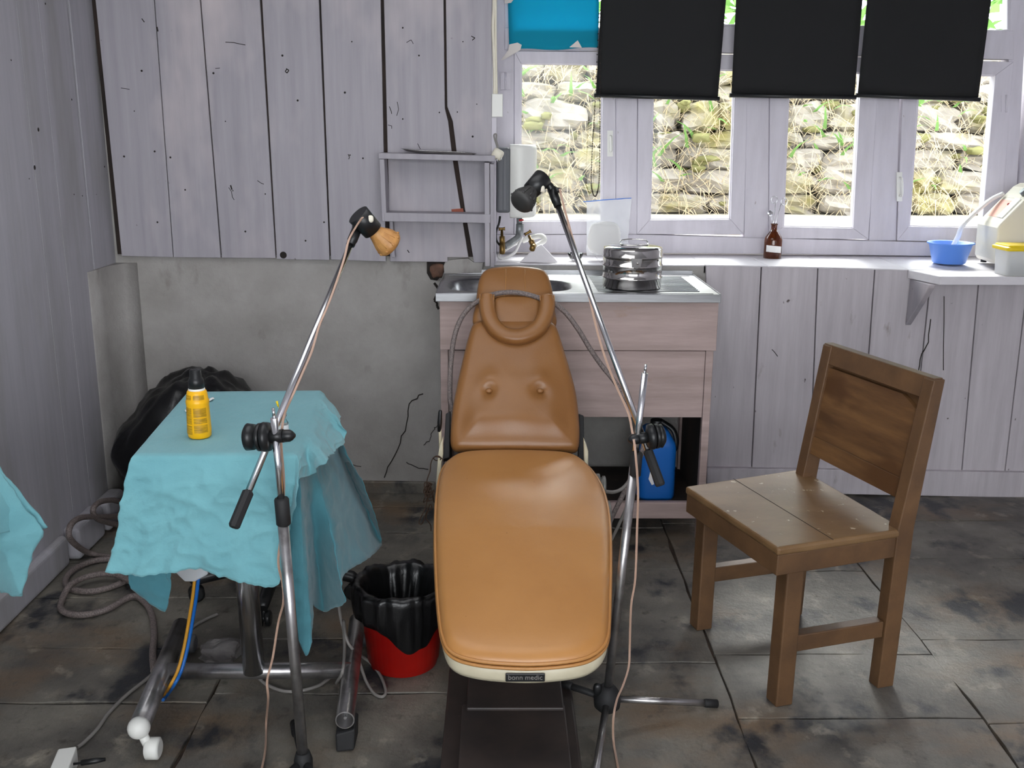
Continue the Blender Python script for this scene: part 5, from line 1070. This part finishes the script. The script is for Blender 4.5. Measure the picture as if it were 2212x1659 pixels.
m_ = MB(); m_.blob(gd+V((0, 0, .018)), (.02, .02, .010), 2.4, 4, .4, 4, None, 8); tag(obj('cotton_pellets', m_, M['offwhite']), 'pale cotton pellets lying in the small glass dish', 'cotton')
# blue bowl, device, tubs
bw = V((Y(2050, 560, 4.20).x, 4.20, .9865))
m_ = MB(); m_.lathe(bw, (0, 0, 1), [(.062, 0), (.066, .003), (.086, .080), (.094, .082), (.094, .087), (.084, .086), (.062, .006), (.001, .005)], 36); tag(obj('blue_bowl', m_, M['bluebowl']), 'blue plastic bowl on the sill below the fourth window', 'bowl')
e0, e1_ = Z(2088, 560, .985), Z(2147, 579, .985); sdv = (e1_-e0); sdv.z = 0; Ls = sdv.length; sdv.normalize(); dpt = V((-sdv.y, sdv.x, 0)); dpt = dpt if dpt.x > 0 else -dpt
zd = .9865; e0 = e0+sdv*(.0); Ls = min(Ls, .30)
t = thing('sterilizer', 'cream bench device with sloped salmon panel at the sill corner', 'machine', V((e0.x, e0.y, zd)))
prof = [(0.012, .012), (0, .03), (-.004, .16), (.006, .178), (.125, .318), (.15, .332), (.2, .33), (.215, .30), (.2, .012)]
def dv(s, tt, z): return V((e1_.x, e1_.y, zd))-sdv*s+dpt*tt+V((0, 0, z))
Ld = .22
def okx(p): return V((min(p.x, XR-.004), min(p.y, YWIN-.03), p.z))
m_ = MB(); m_.rings([[okx(dv(s, a_, z_)) for a_, z_ in prof] for s in (0, Ld)], smooth=False); obj('body', m_, M['offwhite'], t, bevel=.008, bseg=3)
m_ = MB()
for s in (.03, Ld-.03): m_.lathe(dv(s, .03, 0), (0, 0, 1), [(.012, 0), (.012, .013)], 12); 
m_.lathe(dv(.03, .12, 0), (0, 0, 1), [(.012, 0), (.012, .013)], 12); obj('rubber_feet', m_, M['black'], t)
def slope(s, f, h): 
    a_, z_ = .012+(.12-.012)*f, .184+(.312-.184)*f; return dv(s, a_-.76*h, z_+.65*h)
def slab2(s0, s1, f0, f1, h, name, mat): m_ = MB(); m_.hexa([slope(s0, f0, .0), slope(s1, f0, .0), slope(s1, f1, .0), slope(s0, f1, .0)], [slope(s0, f0, h), slope(s1, f0, h), slope(s1, f1, h), slope(s0, f1, h)]); obj(name, m_, M[mat], t, bevel=.001)
slab2(.085, .20, .10, .62, .0015, 'panel', 'salmon'); slab2(.03, .085, .10, .70, .005, 'cover_plate', 'white'); slab2(.05, .19, .70, .95, .0012, 'window', 'offwhite')
m_ = MB(); m_.tube([slope(.045, .88, 0), slope(.045, .88, .02)], [.017, .015], 18); obj('knob', m_, M['galv'], t)
m_ = MB(); m_.blob(slope(.09, .5, .003), (.006, .006, .006), 2, 3); obj('indicator', m_, M['red'], t)
tb_ = cr([slope(.205, .75, .012), slope(.215, .45, .02)+V((-.02, -.01, 0)), Y(2085, 480, 4.2), Y(2070, 510, 4.2), Y(2060, 530, 4.2), bw+V((.0, 0, .03))], 6)
m_ = MB(); m_.tube(tb_, .015, 12, flat=.6); tag(obj('white_sleeve', m_, M['tubewhite']), 'white plastic sleeve reaching from the cream device into the blue bowl', 'sleeve')
ty = 3.93; tx0 = Y(2152, 590, ty).x; 
t = thing('storage_tub', 'clear tub with yellow lid on the corner shelf', 'tub', (tx0+.06, ty, .976))
def rr4(x0, x1, y0, y1, z, r=.015): return [V((cx_+r*math.cos(a_), cy_+r*math.sin(a_), z)) for cx_, cy_, aa in ((x1-r, y1-r, 0), (x0+r, y1-r, 90), (x0+r, y0+r, 180), (x1-r, y0+r, 270)) for a_ in (rad(aa), rad(aa+30), rad(aa+60), rad(aa+90))]
X1 = min(tx0+.17, XR-.02); zt3 = Y(2152, 540, ty-.06).z
m_ = MB(); m_.rings([rr4(tx0+.012, X1-.01, ty-.06, ty+.05, .9765), rr4(tx0+.006, X1-.004, ty-.066, ty+.056, zt3)], cap=(True, False)); obj('body', m_, M['tubc'], t)
m_ = MB(); m_.rings([rr4(tx0-.003, X1+.003, ty-.074, ty+.064, zt3-.004), rr4(tx0-.004, X1+.004, ty-.075, ty+.065, zt3+.008), rr4(tx0+.004, X1-.004, ty-.068, ty+.058, zt3+.012), rr4(tx0+.006, X1-.006, ty-.066, ty+.056, zt3+.018)]); obj('lid', m_, M['yellowlid'], t, bevel=.002)
wy = 4.12; p = Y(2203, 463, wy); t = thing('plastic_stand', 'white plastic stand behind the yellow lidded tub, cut by the frame', 'stand', (XR-.06, 4.035, .9865))
m_ = MB(); m_.lathe((XR-.058, 4.035, p.z-.012), (0, 0, 1), [(.03, -.008), (.038, -.004), (.04, .004), (.04, .012), (.03, .02), (.001, .022)], 24); obj('top', m_, M['white'], t)
for dx in (-.03, .03): m_ = MB(); m_.tube([(XR-.058+dx*.8, 4.035, .988), (XR-.058+dx*.7, 4.035, p.z-.018)], .008, 10); obj('leg', m_, M['tubc'], t)
